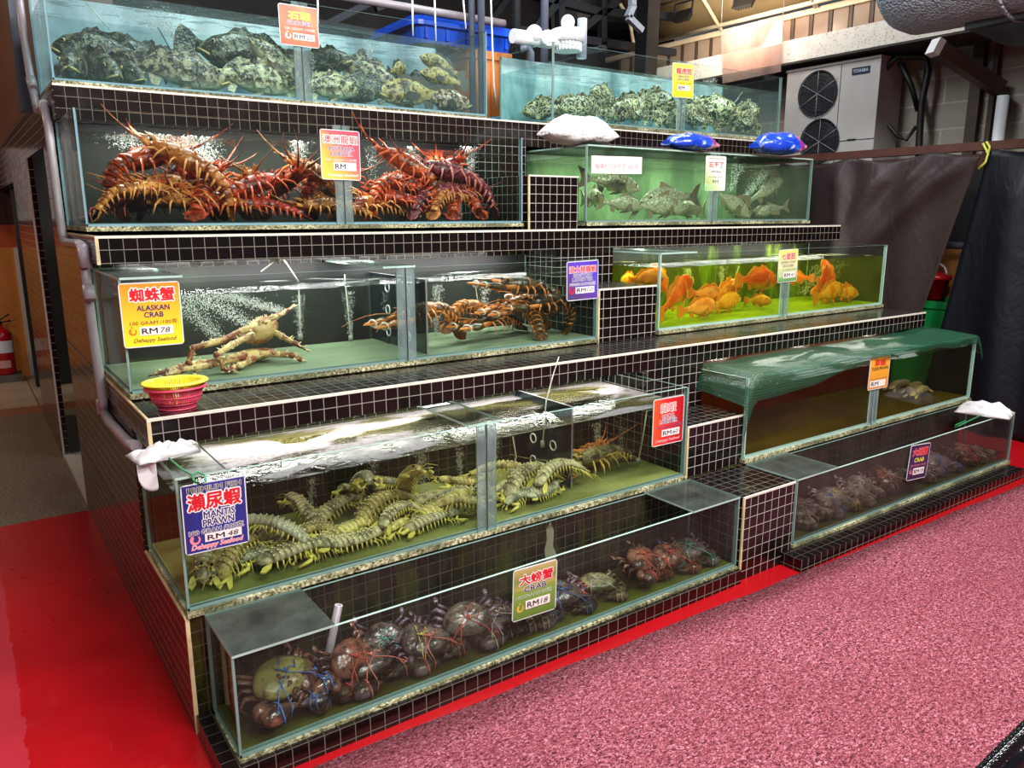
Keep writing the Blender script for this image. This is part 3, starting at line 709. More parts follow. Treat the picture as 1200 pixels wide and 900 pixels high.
# ------------------------------------------------------------------ spiny and clawed lobsters
def chain(n, L, a0, da):
    """points going -x then curling down"""
    p = Vector((0, 0, 0)); a = a0; out = [p.copy()]
    for i in range(n):
        p = p + Vector((-math.cos(a), 0, math.sin(a)))*L; out.append(p.copy()); a += da
    return out
def lobster_mesh(name, mats, curl=0.0, claws=False, ant=1.0, lift=30, seed=1):
    """unit body; slots 0 shell, 1 pale/legs, 2 orange, 3 black, 4 white"""
    q = random.Random(seed); m = MB(); n = 12
    # carapace
    st = [(.46, .03, .03, .0), (.42, .06, .055, .0), (.34, .088, .082, .0), (.22, .105, .10, .005), (.10, .11, .105, .0), (.0, .095, .09, -.005), (-.02, .08, .075, -.005)]
    m.loft([[(x, math.cos(2*PI*j/n)*w, z + math.sin(2*PI*j/n)*h*(1 if math.sin(2*PI*j/n) > 0 else .8)) for j in range(n)] for x, w, h, z in st], 0)
    m.tube([(.16, -.107, .02), (.15, -.075, .078), (.145, 0, .104), (.15, .075, .078), (.16, .107, .02)], .007, 5, 1)
    # abdomen
    pts = chain(6, .078, R(-4 if curl else 0), -R(curl))
    for i in range(6):
        a, b = pts[i], pts[i+1]; t = (b-a).normalized(); up = Vector((-t.z, 0, t.x)) if t.x < 0 or True else up
        up = Vector((t.z, 0, -t.x)); w = lerp(.094, .062, i/5); h = lerp(.082, .05, i/5)
        if up.z < 0 and abs(curl) < 5: up = -up
        def ring(c, k): return [c + Vector((0, math.cos(2*PI*j/n)*w*k, 0)) + up*(math.sin(2*PI*j/n)*h*k*(1 if math.sin(2*PI*j/n) > 0 else .6)) for j in range(n)]
        m.loft([ring(a + t*-.004, .90), ring(lerp(a, b, .35), .98), ring(lerp(a, b, .92), 1.05), ring(b, .93)], [0, 0, 1])
        for s in (1, -1): m.tube([lerp(a, b, .6) + Vector((0, s*w*.98, 0)), lerp(a, b, .85) + Vector((0, s*w*1.12, 0)) - up*h*.9, lerp(a, b, 1.0) + Vector((0, s*w*.95, 0)) - up*h*1.35], [.014, .01, .002], 5, 1)
    a, b = pts[5], pts[6]; t = (b-a).normalized(); 
    for ang, ln, wd in ((0, .15, .05), (24, .15, .05), (-24, .15, .05), (48, .13, .05), (-48, .13, .05)):
        d = t*math.cos(R(ang)) + Vector((0, 1, 0))*math.sin(R(ang)); sdir = Vector((0, 1, 0))*math.cos(R(ang)) - t*math.sin(R(ang))
        c0 = b - t*.01
        m.sheet([c0 - sdir*.018, c0 + d*ln*.5 - sdir*wd*.8, c0 + d*ln*.9 - sdir*wd, c0 + d*ln + Vector((0,0,0)), c0 + d*ln*.9 + sdir*wd, c0 + d*ln*.5 + sdir*wd*.8, c0 + sdir*.018], .010, 0 if ang else 1)
    # head: horns, eyes, antennae
    for s in (1, -1):
        m.tube([(.40, s*.035, .05), (.46, s*.05, .085), (.52, s*.05, .10)], [.014, .010, .001], 5, 1)
        m.tube([(.40, s*.055, .035), (.43, s*.065, .05)], .008, 5, 1); m.ell((.436, s*.067, .053), (.016, .016, .016), 8, 6, 3)
        if not claws:
            e = R(lift + q.uniform(-8, 8)); az = R(q.uniform(6, 40))*s
            d = Vector((math.cos(e)*math.cos(az), math.cos(e)*math.sin(az), math.sin(e)))
            base = Vector((.44, s*.05, .0))
            m.tube([base, base + Vector((.07, s*.01, .02))], [.028, .022], 7, 1)
            P = [base + Vector((.07, s*.01, .02)) + d*(ant*.95*k/6) + Vector((-.10*(k/6)**2, s*.05*(k/6)**2, .06*(k/6)**2)) for k in range(7)]
            m.tube(P, [.017, .013, .010, .008, .006, .004, .002], 6, 0)
            m.tube([(.45, s*.02, .02), (.56, s*.06, .06), (.64, s*.12, .05)], [.006, .004, .002], 4, 1)
        else:
            P = [Vector((.44, s*.03, .01)) + Vector((math.cos(R(20))*k*.12, s*k*.05, .04*k - .01*k*k)) for k in range(6)]
            m.tube(P, [.008, .006, .005, .004, .003, .002], 5, 2)
        # walking legs
        for i in range(5 if not claws else 4):
            x = .30 - i*.065; out = .16 + .02*math.sin(i*2)
            fwd = (.12, .06, 0, -.07, -.13)[i]
            kz = q.uniform(-.01, .05)
            m.tube([(x, s*.07, -.03), (x+fwd*.5, s*(.07+out*.65), kz), (x+fwd*.9, s*(.07+out*1.1), -.03), (x+fwd*1.2, s*(.07+out*1.25), -.115)], [.016, .013, .010, .003], 5, 1 if not claws else 2)
        if claws:
            wr = Vector((.52, s*.15, -.035)); el = Vector((.40, s*.16, -.02))
            m.tube([(.30, s*.08, -.03), el, wr], [.022, .028, .032], 7, 2)
            big = 1.15 if s > 0 else .95
            dirv = Vector((1, -s*.12, 0)).normalized()
            pal = [wr + dirv*(k*.03*big) for k in range(8)]
            m.tube(pal, [.03, .052*big, .066*big, .07*big, .066*big, .052*big, .036*big, .03*big], 10, 0, True, .55)
            tip = pal[-1]
            m.tube([tip - dirv*.03 + Vector((0, s*.03, 0)), tip + dirv*.07 + Vector((0, s*.035, 0)), tip + dirv*.14 + Vector((0, s*.005, 0))], [.034, .026, .003], 7, 2, True, .6)
            m.tube([tip - dirv*.05 + Vector((0, -s*.035, 0)), tip + dirv*.05 + Vector((0, -s*.04, 0)), tip + dirv*.12 + Vector((0, -s*.01, 0))], [.026, .020, .003], 7, 2, True, .6)
            m.ell(pal[3] + Vector((0, 0, -.018)), (.075*big, .058*big, .028), 10, 6, 2)
            m.tube([tip + dirv*.01 + Vector((0, math.cos(2*PI*i/12)*.060, math.sin(2*PI*i/12)*.034)) for i in range(13)], .010, 5, 4)
    if not claws:
        for k in range(46):
            x = q.uniform(.02, .40); a = q.uniform(.12, PI-.12); w = ip([(0, .095), (.1, .11), (.22, .105), (.34, .088), (.46, .03)], x)
            p = Vector((x, math.cos(a)*w*.97, math.sin(a)*w*.93)); nrm = Vector((.75, math.cos(a), math.sin(a))).normalized()
            m.tube([p, p + nrm*q.uniform(.022, .042)], [.009, .001], 5, 1)
    me = m.mesh(name)
    for k in mats: me.materials.append(k)
    return me
SH_RED = m_spots('spiny_shell_red', '#b8401a', '#561810', '#e89a52', 8, .44, fine=30, pf=.5, rough=.3)
SH_ORA = m_spots('spiny_shell_amber', '#c47a30', '#7a3416', '#e8c274', 7, .42, fine=28, pf=.45, rough=.3)
SH_PUR = m_spots('spiny_shell_purple', '#7a2a3c', '#38121e', '#c87a6a', 9, .42, fine=30, pf=.5, rough=.3)
LEG_RED = plain('spiny_leg_red', '#cc4f22', .35, var=.35, scale=20); LEG_ORA = plain('spiny_leg_orange', '#d88a48', .35, var=.3, scale=20); LEG_PUR = plain('spiny_leg_rose', '#b8625a', .35, var=.3, scale=20)
SH_OLV = m_spots('local_lobster_shell', '#6f7052', '#3a3a28', '#c2c49a', 9, .42, fine=26, pf=.6, rough=.3); LEG_YEL = plain('local_lobster_leg', '#c2aa52', .4, var=.3, scale=20)
SH_BOS = m_spots('clawed_lobster_shell', '#4a3a1c', '#1a1610', '#8a6a2c', 8, .45, fine=24, pf=.5, rough=.28); OR_BOS = plain('clawed_lobster_orange', '#c8742a', .3, var=.3, scale=12); SH_BOS2 = m_spots('clawed_lobster_amber', '#b8702c', '#5a3416', '#e0a452', 8, .42, fine=24, pf=.5, rough=.28)
M_BAND = plain('claw_band_white', '#e6e4dc', .4)
LM = {}
for i, (k, sh, lg) in enumerate((('r', SH_RED, LEG_RED), ('o', SH_ORA, LEG_ORA), ('p', SH_PUR, LEG_PUR))):
    LM[k+'0'] = lobster_mesh('spiny_lobster_body', [sh, lg, LEG_ORA, M_EYE, M_BAND], 4, False, .55, 15, 3+i)
    LM[k+'1'] = lobster_mesh('spiny_lobster_body', [sh, lg, LEG_ORA, M_EYE, M_BAND], 11, False, .5, 12, 8+i)
    LM[k+'2'] = lobster_mesh('spiny_lobster_body', [sh, lg, LEG_ORA, M_EYE, M_BAND], 20, False, .5, 17, 13+i)
LM['y'] = lobster_mesh('spiny_lobster_body', [SH_OLV, LEG_YEL, LEG_YEL, M_EYE, M_BAND], 6, False, .8, 8, 21)
LM['b0'] = lobster_mesh('clawed_lobster_body', [SH_BOS, OR_BOS, OR_BOS, M_EYE, M_BAND], 6, True, 1, 10, 31)
LM['b1'] = lobster_mesh('clawed_lobster_body', [SH_BOS, OR_BOS, OR_BOS, M_EYE, M_BAND], 24, True, 1, 10, 32)
LM['b2'] = lobster_mesh('clawed_lobster_body', [SH_BOS2, OR_BOS, OR_BOS, M_EYE, M_BAND], 14, True, 1, 10, 33)
LB = [('o1', 112, 218, 3.78, .36, 200, 0, 'amber spiny lobster curled at the end glass, its rounded back outward'), ('r2', 150, 196, 4.0, .42, 20, 12, 'dark red spiny lobster arched highest at the near end'), ('p0', 112, 240, 3.70, .32, 300, 0, 'purplish spiny lobster low in the near bottom corner'),
      ('o0', 168, 232, 3.72, .38, 172, -4, 'golden spiny lobster lying along the glass below the arched one'), ('r1', 205, 222, 3.95, .36, 330, 10, 'red spiny lobster turned away behind the golden ones'), ('o1', 240, 232, 3.72, .38, 150, 24, 'golden spiny lobster showing its ringed tail at the glass'),
      ('r0', 225, 212, 4.08, .36, 60, 20, 'red spiny lobster at the back below the cloud of bubbles'), ('r0', 290, 232, 3.74, .38, 14, 14, 'orange-red spiny lobster climbing with a long feeler raised'), ('r1', 268, 245, 3.68, .34, 200, 0, 'red spiny lobster flat on the floor under the climbing one'),
      ('o1', 322, 243, 3.70, .34, 250, 10, 'amber spiny lobster facing out, legs against the glass'), ('r0', 348, 238, 3.78, .36, 280, 20, 'dark red spiny lobster facing out below the bubble column'), ('o2', 383, 232, 3.90, .34, 190, 20, 'spiny lobster with curled pale tail beside the joint strip'),
      ('o0', 425, 242, 3.72, .38, 240, 10, 'golden spiny lobster just past the joint strip'), ('r1', 445, 228, 3.96, .34, 30, 12, 'red spiny lobster behind the golden one past the joint strip'), ('o0', 462, 246, 3.68, .36, 200, 0, 'bright amber spiny lobster lying low in the middle of the far half'),
      ('r2', 500, 238, 3.72, .40, 150, 28, 'orange spiny lobster with its banded tail curled against the glass'), ('r0', 520, 212, 4.05, .38, 100, 30, 'red spiny lobster rearing at the back with feelers spread'), ('p1', 545, 232, 3.78, .44, 170, 10, 'purple spiny lobster lying across the far heap'),
      ('r0', 553, 215, 4.0, .34, 60, 18, 'spiny lobster standing on the purple one'), ('o1', 572, 250, 3.68, .34, 200, 0, 'yellowish spiny lobster at the bottom of the far heap'), ('r1', 593, 230, 3.82, .36, 300, 26, 'red spiny lobster showing its ribbed belly at the far end'), ('o1', 601, 248, 3.72, .30, 30, 0, 'brown spiny lobster lowest in the far corner'),
      ('r1', 478, 222, 4.10, .34, 200, 0, 'dark spiny lobster at the back wall of the far half'),
      ('r0', 312, 250, 3.68, .34, 172, 0, 'red spiny lobster flat on the floor below the bubble column'), ('o1', 138, 248, 3.67, .30, 10, 0, 'amber spiny lobster low at the glass, second from the near corner'), ('r1', 190, 250, 3.67, .32, 185, 0, 'red spiny lobster on the floor under the golden one at the glass'),
      ('r2', 368, 214, 4.05, .36, 20, 6, 'red spiny lobster at the back wall behind the joint strip'), ('r0', 474, 236, 3.86, .36, 168, 6, 'red spiny lobster just above the bright amber one in the far half'), ('p1', 530, 250, 3.67, .34, 12, 0, 'dark rose spiny lobster on the floor under the banded tail'),
      ('o0', 404, 250, 3.66, .32, 178, 0, 'golden spiny lobster on the floor right at the joint strip'), ('r0', 265, 215, 4.05, .36, 190, 8, 'red spiny lobster at the back wall above the golden ringed tail')]
for k, px, py, y, L, yaw, pi_, lab in LB: put(LM[k], 'spiny_lobster', px, py, y, L*1.28, yaw, pi_, 0, lab, 'lobster', 'spiny lobsters heaped in their tank', 'spiny')
BL = [('b2', 525, 400, 3.10, .38, 192, -4, 'orange-clawed lobster lying with its claws towards the perforated partition'), ('b2', 548, 378, 3.30, .34, 20, -14, 'clawed lobster with its banded tail humped up behind the orange claws'), ('b0', 590, 388, 3.22, .36, 200, 0, 'dark clawed lobster with white-banded claws in the middle of the heap'),
      ('b1', 628, 380, 3.16, .38, 178, 8, 'olive clawed lobster lying across the top of the heap'), ('b2', 640, 397, 3.08, .36, 196, -2, 'clawed lobster with one orange claw at the glass, low in the heap'), ('b1', 672, 368, 3.24, .30, 150, 14, 'brown clawed lobster highest at the end under the purple card'),
      ('b1', 680, 388, 3.10, .34, 172, 0, 'clawed lobster with rounded tail against the end glass'), ('b0', 608, 352, 3.45, .32, 70, 12, 'nearly black lobster standing at the back wall')]
def drop(o, z):
    M = Matrix.LocRotScale(o.location, o.rotation_euler, o.scale)
    o.location.z += z - min((M @ v.co).z for v in o.data.vertices)
for (k, px, py, y, L, yaw, pi_, lab), h_ in zip(BL, (0, .04, .0, .05, 0, .06, 0, 0)): o_ = put(LM[k], 'clawed_lobster', px, py, y, L*1.16, yaw, pi_, 0, lab, 'lobster', 'clawed lobsters beside the king crab', 'king'); drop(o_, .998 + h_)
put(LM['y'], 'spiny_lobster', 755, 547, 2.48, .40, 186, -4, 0, 'pale olive spiny lobster lying at the end glass under the red card', 'lobster', 'spiny lobsters beside the mantis prawns', 'mantis')
put(LM['o0'], 'spiny_lobster', 695, 540, 2.66, .34, 20, 4, 0, 'orange-legged spiny lobster with spread feelers beside the ringed partition', 'lobster', 'spiny lobsters beside the mantis prawns', 'mantis')

# ------------------------------------------------------------------ mantis prawns
def mantis_mesh(name, mats, arch=0.0, bend=0.0, seed=1):
    """unit length, head at +x; slots 0 shell, 1 yellow limbs, 2 pale dots, 3 eye"""
    q = random.Random(seed); m = MB(); n = 10
    def ring(x, w, h, z=0): return [(x, math.cos(2*PI*j/n)*w, z + math.sin(2*PI*j/n)*h*(1 if math.sin(2*PI*j/n) > 0 else .55)) for j in range(n)]
    m.loft([ring(.44, .02, .02), ring(.40, .045, .04), ring(.30, .06, .055), ring(.20, .068, .06), ring(.18, .058, .05)], 0)
    x = .19
    for i in range(9):
        L = .058; w = lerp(.062, .088, min(1, i/6)); h = lerp(.046, .056, min(1, i/6))
        m.loft([ring(x+.004, w*.9, h*.9), ring(x-L*.4, w, h), ring(x-L*.94, w*1.06, h*1.06), ring(x-L, w*.92, h*.92)], 0)
        for s in (1, -1):
            m.ell((x-L*.85, s*w*.72, h*.78), (.011, .009, .008), 6, 5, 2)
            m.ell((x-L*.85, s*w*.28, h*1.04), (.008, .007, .006), 6, 5, 2)
            m.tube([(x-L*.5, s*w*.85, -.012), (x-L*.6, s*(w*1.08), -.045), (x-L*.2, s*(w*.98), -.085)], [.010, .008, .003], 5, 1)
        x -= L
    m.loft([ring(x+.004, .08, .05), ring(x-.04, .085, .045), ring(x-.09, .06, .028), ring(x-.11, .02, .012)], 0)
    for s in (1, -1):
        m.sheet([(x-.01, s*.07, -.01), (x-.05, s*.12, -.015), (x-.12, s*.15, -.02), (x-.15, s*.12, -.02), (x-.10, s*.075, -.015)], .012, 1)
        m.tube([(.40, s*.03, .02), (.45, s*.045, .03)], .009, 5, 1); m.ell((.455, s*.047, .033), (.02, .014, .014), 8, 6, 3)
        m.sheet([(.40, s*.03, -.005), (.46, s*.07, 0), (.50, s*.10, 0), (.50, s*.06, 0)], .008, 1)
        m.tube([(.43, s*.02, .01), (.54, s*.05, .05), (.64, s*.10, .04)], [.007, .004, .002], 4, 1)
        # folded raptorial arm
        m.tube([(.33, s*.05, -.02), (.24, s*.10, -.035), (.30, s*.13, -.04), (.44, s*.105, -.05)], [.014, .02, .022, .012], 6, 1)
        m.tube([(.44, s*.105, -.05), (.34, s*.115, -.065), (.27, s*.12, -.06)], [.012, .009, .002], 5, 1)
        for i in range(3):
            xx = .22 - i*.05; m.tube([(xx, s*.05, -.03), (xx+.02, s*.12, -.03), (xx+.04, s*.15, -.10)], [.009, .007, .002], 5, 1)
    def bf(p):
        t = -p.x; d = p.x
        return Vector((p.x, p.y + bend*d*d, p.z - arch*d*d + arch*.06))
    m.xf(bf)
    me = m.mesh(name)
    for k in mats: me.materials.append(k)
    return me
SH_MAN = m_spots('mantis_shell', '#b4b092', '#6a6750', '#d9d6b0', 7, .42, fine=30, pf=.35, rough=.35); SH_MANY = m_spots('mantis_shell_yellow', '#c0b676', '#7d7644', '#e2dca4', 7, .4, fine=30, pf=.35, rough=.35); SH_MANG = m_spots('mantis_shell_grey', '#a4a698', '#67695e', '#ccd0be', 7, .4, fine=30, pf=.35, rough=.35)
LEG_MAN = plain('mantis_limb_yellow', '#c6c060', .4, var=.25, scale=18); M_DOT = plain('mantis_pale_dot', '#dedcb8', .4)
MM = {}
for k, sh in (('g', SH_MANG), ('o', SH_MAN), ('y', SH_MANY)):
    for i, (a, b) in enumerate(((.25, .15), (.8, -.3), (-.1, .45), (.5, .0))): MM[k+str(i)] = mantis_mesh('mantis_prawn_body', [sh, LEG_MAN, M_DOT, M_EYE], a, b, 40+i)
MP = [('y0', 238, 672, 2.42, .26, 222, 4, 'yellowish mantis prawn nosing into the near bottom corner'), ('o1', 232, 655, 2.56, .24, 60, 10, 'mantis prawn pressed behind the corner under the blue card'), ('g1', 318, 618, 2.52, .28, 152, 18, 'pale grey mantis prawn with its head raised just past the blue card'),
      ('g0', 285, 668, 2.43, .24, 200, 0, 'grey mantis prawn flat on the floor behind the yellowish corner one'), ('y1', 285, 645, 2.52, .26, 30, 6, 'olive mantis prawn climbing below the blue card'), ('g2', 322, 662, 2.43, .28, 195, -6, 'broad grey-blue mantis prawn with fanned limbs at the glass'),
      ('o0', 362, 655, 2.41, .30, 8, -2, 'long mantis prawn stretched along the front glass next to the fanned grey one'), ('y3', 363, 628, 2.56, .26, 200, 8, 'amber mantis prawn rolled over behind the long one'), ('o1', 345, 600, 2.78, .24, 100, 20, 'brown mantis prawn standing at the back wall past the blue card'),
      ('o3', 395, 612, 2.70, .28, 20, 10, 'mantis prawn at the back just before the dark-faced pair'), ('y0', 405, 636, 2.52, .30, 16, 4, 'olive-yellow mantis prawn lying above the long ones in the middle heap'), ('o2', 425, 648, 2.42, .28, 4, 0, 'dark-headed mantis prawn at the glass in the middle heap'),
      ('o0', 402, 598, 2.82, .24, 250, 30, 'dark mantis prawn rearing by the second bubble column'), ('g1', 428, 602, 2.78, .26, 265, 30, 'dark-faced mantis prawn rearing beside another at the back wall'), ('y1', 448, 618, 2.60, .30, 14, 6, 'spotted mantis prawn sloping across the middle heap'),
      ('g0', 458, 592, 2.80, .26, 200, 24, 'grey-violet mantis prawn highest at the back in the middle'), ('y3', 486, 595, 2.55, .30, 262, 44, 'green mantis prawn standing upright facing out, yellow arms open'), ('o1', 480, 622, 2.42, .22, 20, -4, 'brown mantis prawn curled at the glass below the upright green one'),
      ('y0', 520, 595, 2.52, .32, 12, 8, 'bright yellow-legged mantis prawn lying before the joint strip'), ('o0', 515, 617, 2.42, .26, 8, 0, 'grey-brown mantis prawn on the floor just before the joint strip'), ('g3', 540, 588, 2.60, .26, 345, 0, 'white-dotted mantis prawn curled against the joint strip'), ('y2', 543, 566, 2.72, .26, 170, 14, 'yellow mantis prawn on top of the heap before the joint strip'),
      ('y1', 592, 565, 2.66, .28, 160, 8, 'yellow mantis prawn highest just past the joint strip'), ('y0', 592, 590, 2.44, .24, 250, 10, 'mantis prawn facing out with flat tail past the joint strip'), ('o1', 618, 572, 2.56, .30, 12, 6, 'white-dotted mantis prawn arched over the heap past the joint strip'),
      ('g0', 622, 590, 2.43, .24, 190, 0, 'grey mantis prawn on the floor under the arched white-dotted one'), ('o1', 655, 570, 2.50, .28, 5, -2, 'arched mantis prawn at the far end of the heap, tail towards the lobsters'), ('y0', 640, 560, 2.62, .26, 186, 0, 'olive mantis prawn behind the arched one at the far end of the heap'),
      ('y0', 262, 640, 2.62, .24, 170, 6, 'yellowish mantis prawn hidden right behind the blue card'), ('o1', 305, 640, 2.60, .24, 20, 8, 'mantis prawn under the pale grey one with raised head'), ('o0', 384, 642, 2.47, .26, 190, 0, 'olive mantis prawn wedged behind the long one at the glass'),
      ('y2', 440, 634, 2.47, .26, 350, 4, 'yellow-green mantis prawn at the glass behind the dark-headed one'), ('g0', 472, 606, 2.68, .26, 170, 10, 'grey mantis prawn just behind the upright green one'), ('o3', 506, 608, 2.62, .24, 200, 6, 'brown mantis prawn under the bright yellow-legged one'),
      ('y1', 538, 606, 2.46, .24, 160, 4, 'yellow mantis prawn on the floor right behind the joint strip'), ('o0', 604, 578, 2.60, .26, 186, 4, 'olive mantis prawn in the middle of the heap past the joint strip'), ('g2', 642, 580, 2.46, .22, 20, 0, 'small grey mantis prawn at the glass under the arched one')]
for k, px, py, y, L, yaw, pi_, lab in MP: o_ = put(MM[k], 'mantis_prawn', px, py, y, L*1.32, yaw, pi_, 0, lab, 'mantis prawn', 'mantis prawns heaped in their tank', None); o_.scale = (L*1.2, L*1.5, L*1.45); fit_in(o_, 'mantis')

# ------------------------------------------------------------------ mud crabs, tied
def crab_mesh(name, mats, seed=1):
    """carapace 1 wide, front at -y; slots 0 shell, 1 claw, 2 belly/pale, 3 eye"""
    q = random.Random(seed); m = MB(); n = 26
    def outline(a):
        c, s = math.cos(a), math.sin(a)
        rx, ry = .5, (.34 if s < 0 else .36)
        x = math.copysign(abs(c)**.85, c)*rx; y = math.copysign(abs(s)**.95, s)*ry
        if s > 0: x *= 1 - .25*s
        if s < -.05 and abs(c) > .2: k = .018*math.cos(a*22); x *= 1+k; y *= 1+k
        return x, y
    rings = []
    for k, z in ((.30, -.17), (.70, -.15), (.93, -.07), (1.0, .0), (.96, .045), (.80, .105), (.52, .14), (.2, .155)):
        rings.append([(outline(2*PI*j/n)[0]*k, outline(2*PI*j/n)[1]*k, z + .012*math.sin(j*1.9)*(k < .9 and k > .3)) for j in range(n)])
    m.loft(rings, [2, 2, 0, 0, 0, 0, 0])
    for s in (1, -1):
        m.ell((s*.12, -.335, .02), (.025, .03, .03), 8, 6, 3)
        m.tube([(s*.10, -.33, 0), (s*.16, -.40, .02), (s*.22, -.42, .0)], [.012, .008, .003], 4, 2)
        # big claw folded across the front
        m.tube([(s*.40, -.16, -.06), (s*.60, -.26, -.05), (s*.62, -.36, -.05)], [.07, .11, .10], 9, 1)
        P = [Vector((s*(.68 - k*.082), -.42 - .014*k + .0015*k*k, -.04 + .004*k)) for k in range(7)]
        m.tube(P, [.08, .13, .155, .155, .13, .09, .06], 12, 1, True, .85)
        m.tube([P[5] + Vector((0, -.03, .02)), Vector((s*.16, -.50, -.02)), Vector((s*.05, -.47, -.03))], [.058, .045, .006], 8, 1)
        m.tube([P[5] + Vector((0, .03, -.03)), Vector((s*.17, -.42, -.07)), Vector((s*.06, -.45, -.06))], [.045, .034, .006], 8, 2)
        # folded walking legs and paddle
        for i in range(3):
            y0 = -.05 + i*.12; b = Vector((s*(.44 - .05*i), y0, -.08))
            m.tube([b, b + Vector((s*.20, .06+.03*i, .05)), b + Vector((s*.30, .02+.05*i, -.04)), b + Vector((s*.22, -.10+.05*i, -.11))], [.045, .042, .032, .005], 7, 1, True, .7)
        b = Vector((s*.30, .28, -.08)); m.tube([b, b + Vector((s*.16, .10, .04)), b + Vector((s*.20, .18, .0))], [.04, .035, .03], 7, 1)
        m.ell(b + Vector((s*.20, .22, -.01)), (.055, .085, .018), 9, 6, 1)
    me = m.mesh(name)
    for k in mats: me.materials.append(k)
    return me
def twine_mesh(name, mat, seed=1):
    q = random.Random(seed); m = MB()
    def loop(pts, r=.009): m.tube(pts, r, 5, 0)
    loop([(-.56, -.30, -.10), (-.50, -.52, .10), (-.28, -.24, .14), (0, -.06, .165), (.28, -.24, .14), (.50, -.52, .10), (.56, -.30, -.10)])
    loop([(-.30, -.60, -.10), (-.28, -.56, .12), (-.18, -.12, .15), (.05, .20, .145), (.22, .33, .0)])
    for x0, w in ((.48, .165), (.36, .165), (-.42, .165)):
        loop([(x0 + .02*math.sin(k), -.45 + math.cos(2*PI*k/12)*w, -.03 + math.sin(2*PI*k/12)*w*.88) for k in range(13)], .012)
    loop([(.48, -.46, .115), (.42, -.47, .125), (.36, -.46, .115)], .012); loop([(0, -.06, .17), (.07, .0, .20), (.15, -.06, .18), (.22, .06, .165)], .010); loop([(0, -.06, .17), (-.06, .0, .20), (-.12, .08, .165)], .010)
    m.ell((0, 0, .175), (.03, .03, .022), 8, 6)
    me = m.mesh(name); me.materials.append(mat); return me
CS_DARK = m_spots('mud_crab_shell_dark', '#5c5049', '#2c2622', '#93826f', 5, .42, fine=16, pf=.3, rough=.22, bst=.07); CS_OLV = m_spots('mud_crab_shell_olive', '#857a48', '#4c4428', '#a89d62', 5, .4, fine=14, pf=.25, rough=.3, bst=.07)
CS_BRN = m_spots('mud_crab_shell_brown', '#74493a', '#3a241e', '#a87a60', 5, .42, fine=16, pf=.3, rough=.25, bst=.07); CS_PALE = m_spots('mud_crab_shell_pale', '#7f7a58', '#4e4a34', '#b2ac84', 6, .42, fine=18, pf=.4, rough=.35, bst=.07); CS_BARN = m_spots('mud_crab_shell_crusted', '#8a6a50', '#4a3228', '#c9b49a', 9, .44, fine=12, pf=.7, rough=.5, bst=.07)
CS_GREY = m_spots('mud_crab_shell_grey', '#7d6f68', '#4c423e', '#aa9c92', 5, .42, fine=14, pf=.3, rough=.3, bst=.07)
CL_BRN = m_spots('crab_claw_brown', '#6b463a', '#32241f', '#a37c66', 4, .45, fine=12, pf=.25, rough=.2, bst=.07); CL_PUR = m_spots('crab_claw_purple', '#6b5864', '#3a323c', '#a694a4', 4, .45, fine=12, pf=.25, rough=.18, bst=.07); CL_GREY = m_spots('crab_claw_grey', '#8a756c', '#52453f', '#b8a69a', 4, .45, fine=12, pf=.25, rough=.25, bst=.07)
BELLY = plain('crab_belly', '#9a7a58', .4, var=.2)
TW = {k: twine_mesh('binding_twine', plain('twine_'+k, c, .6, var=.15), 5) for k, c in (('red', '#c2463e'), ('pink', '#d8756a'), ('blue', '#3f6fb4'), ('teal', '#4fa394'), ('yellow', '#cbb95a'), ('pale', '#b8a99c'))}
CM = {k: crab_mesh('mud_crab_body', [a, b, BELLY, M_EYE], 3) for k, a, b in (('dark', CS_DARK, CL_PUR), ('olive', CS_OLV, CL_BRN), ('brown', CS_BRN, CL_BRN), ('pale', CS_PALE, CL_GREY), ('crust', CS_BARN, CL_BRN), ('grey', CS_GREY, CL_GREY))}
def crab(k, px, py, y, W, yaw, pitch, roll, tw, lab, key, group):
    r = put(CM[k], 'mud_crab', px, py, y, W, yaw, pitch, roll, lab, 'crab', group, key)
    t = bpy.data.objects.new('binding_twine', TW[tw]); COL.objects.link(t); t.parent = r
    t['label'] = tw + ' binding twine'
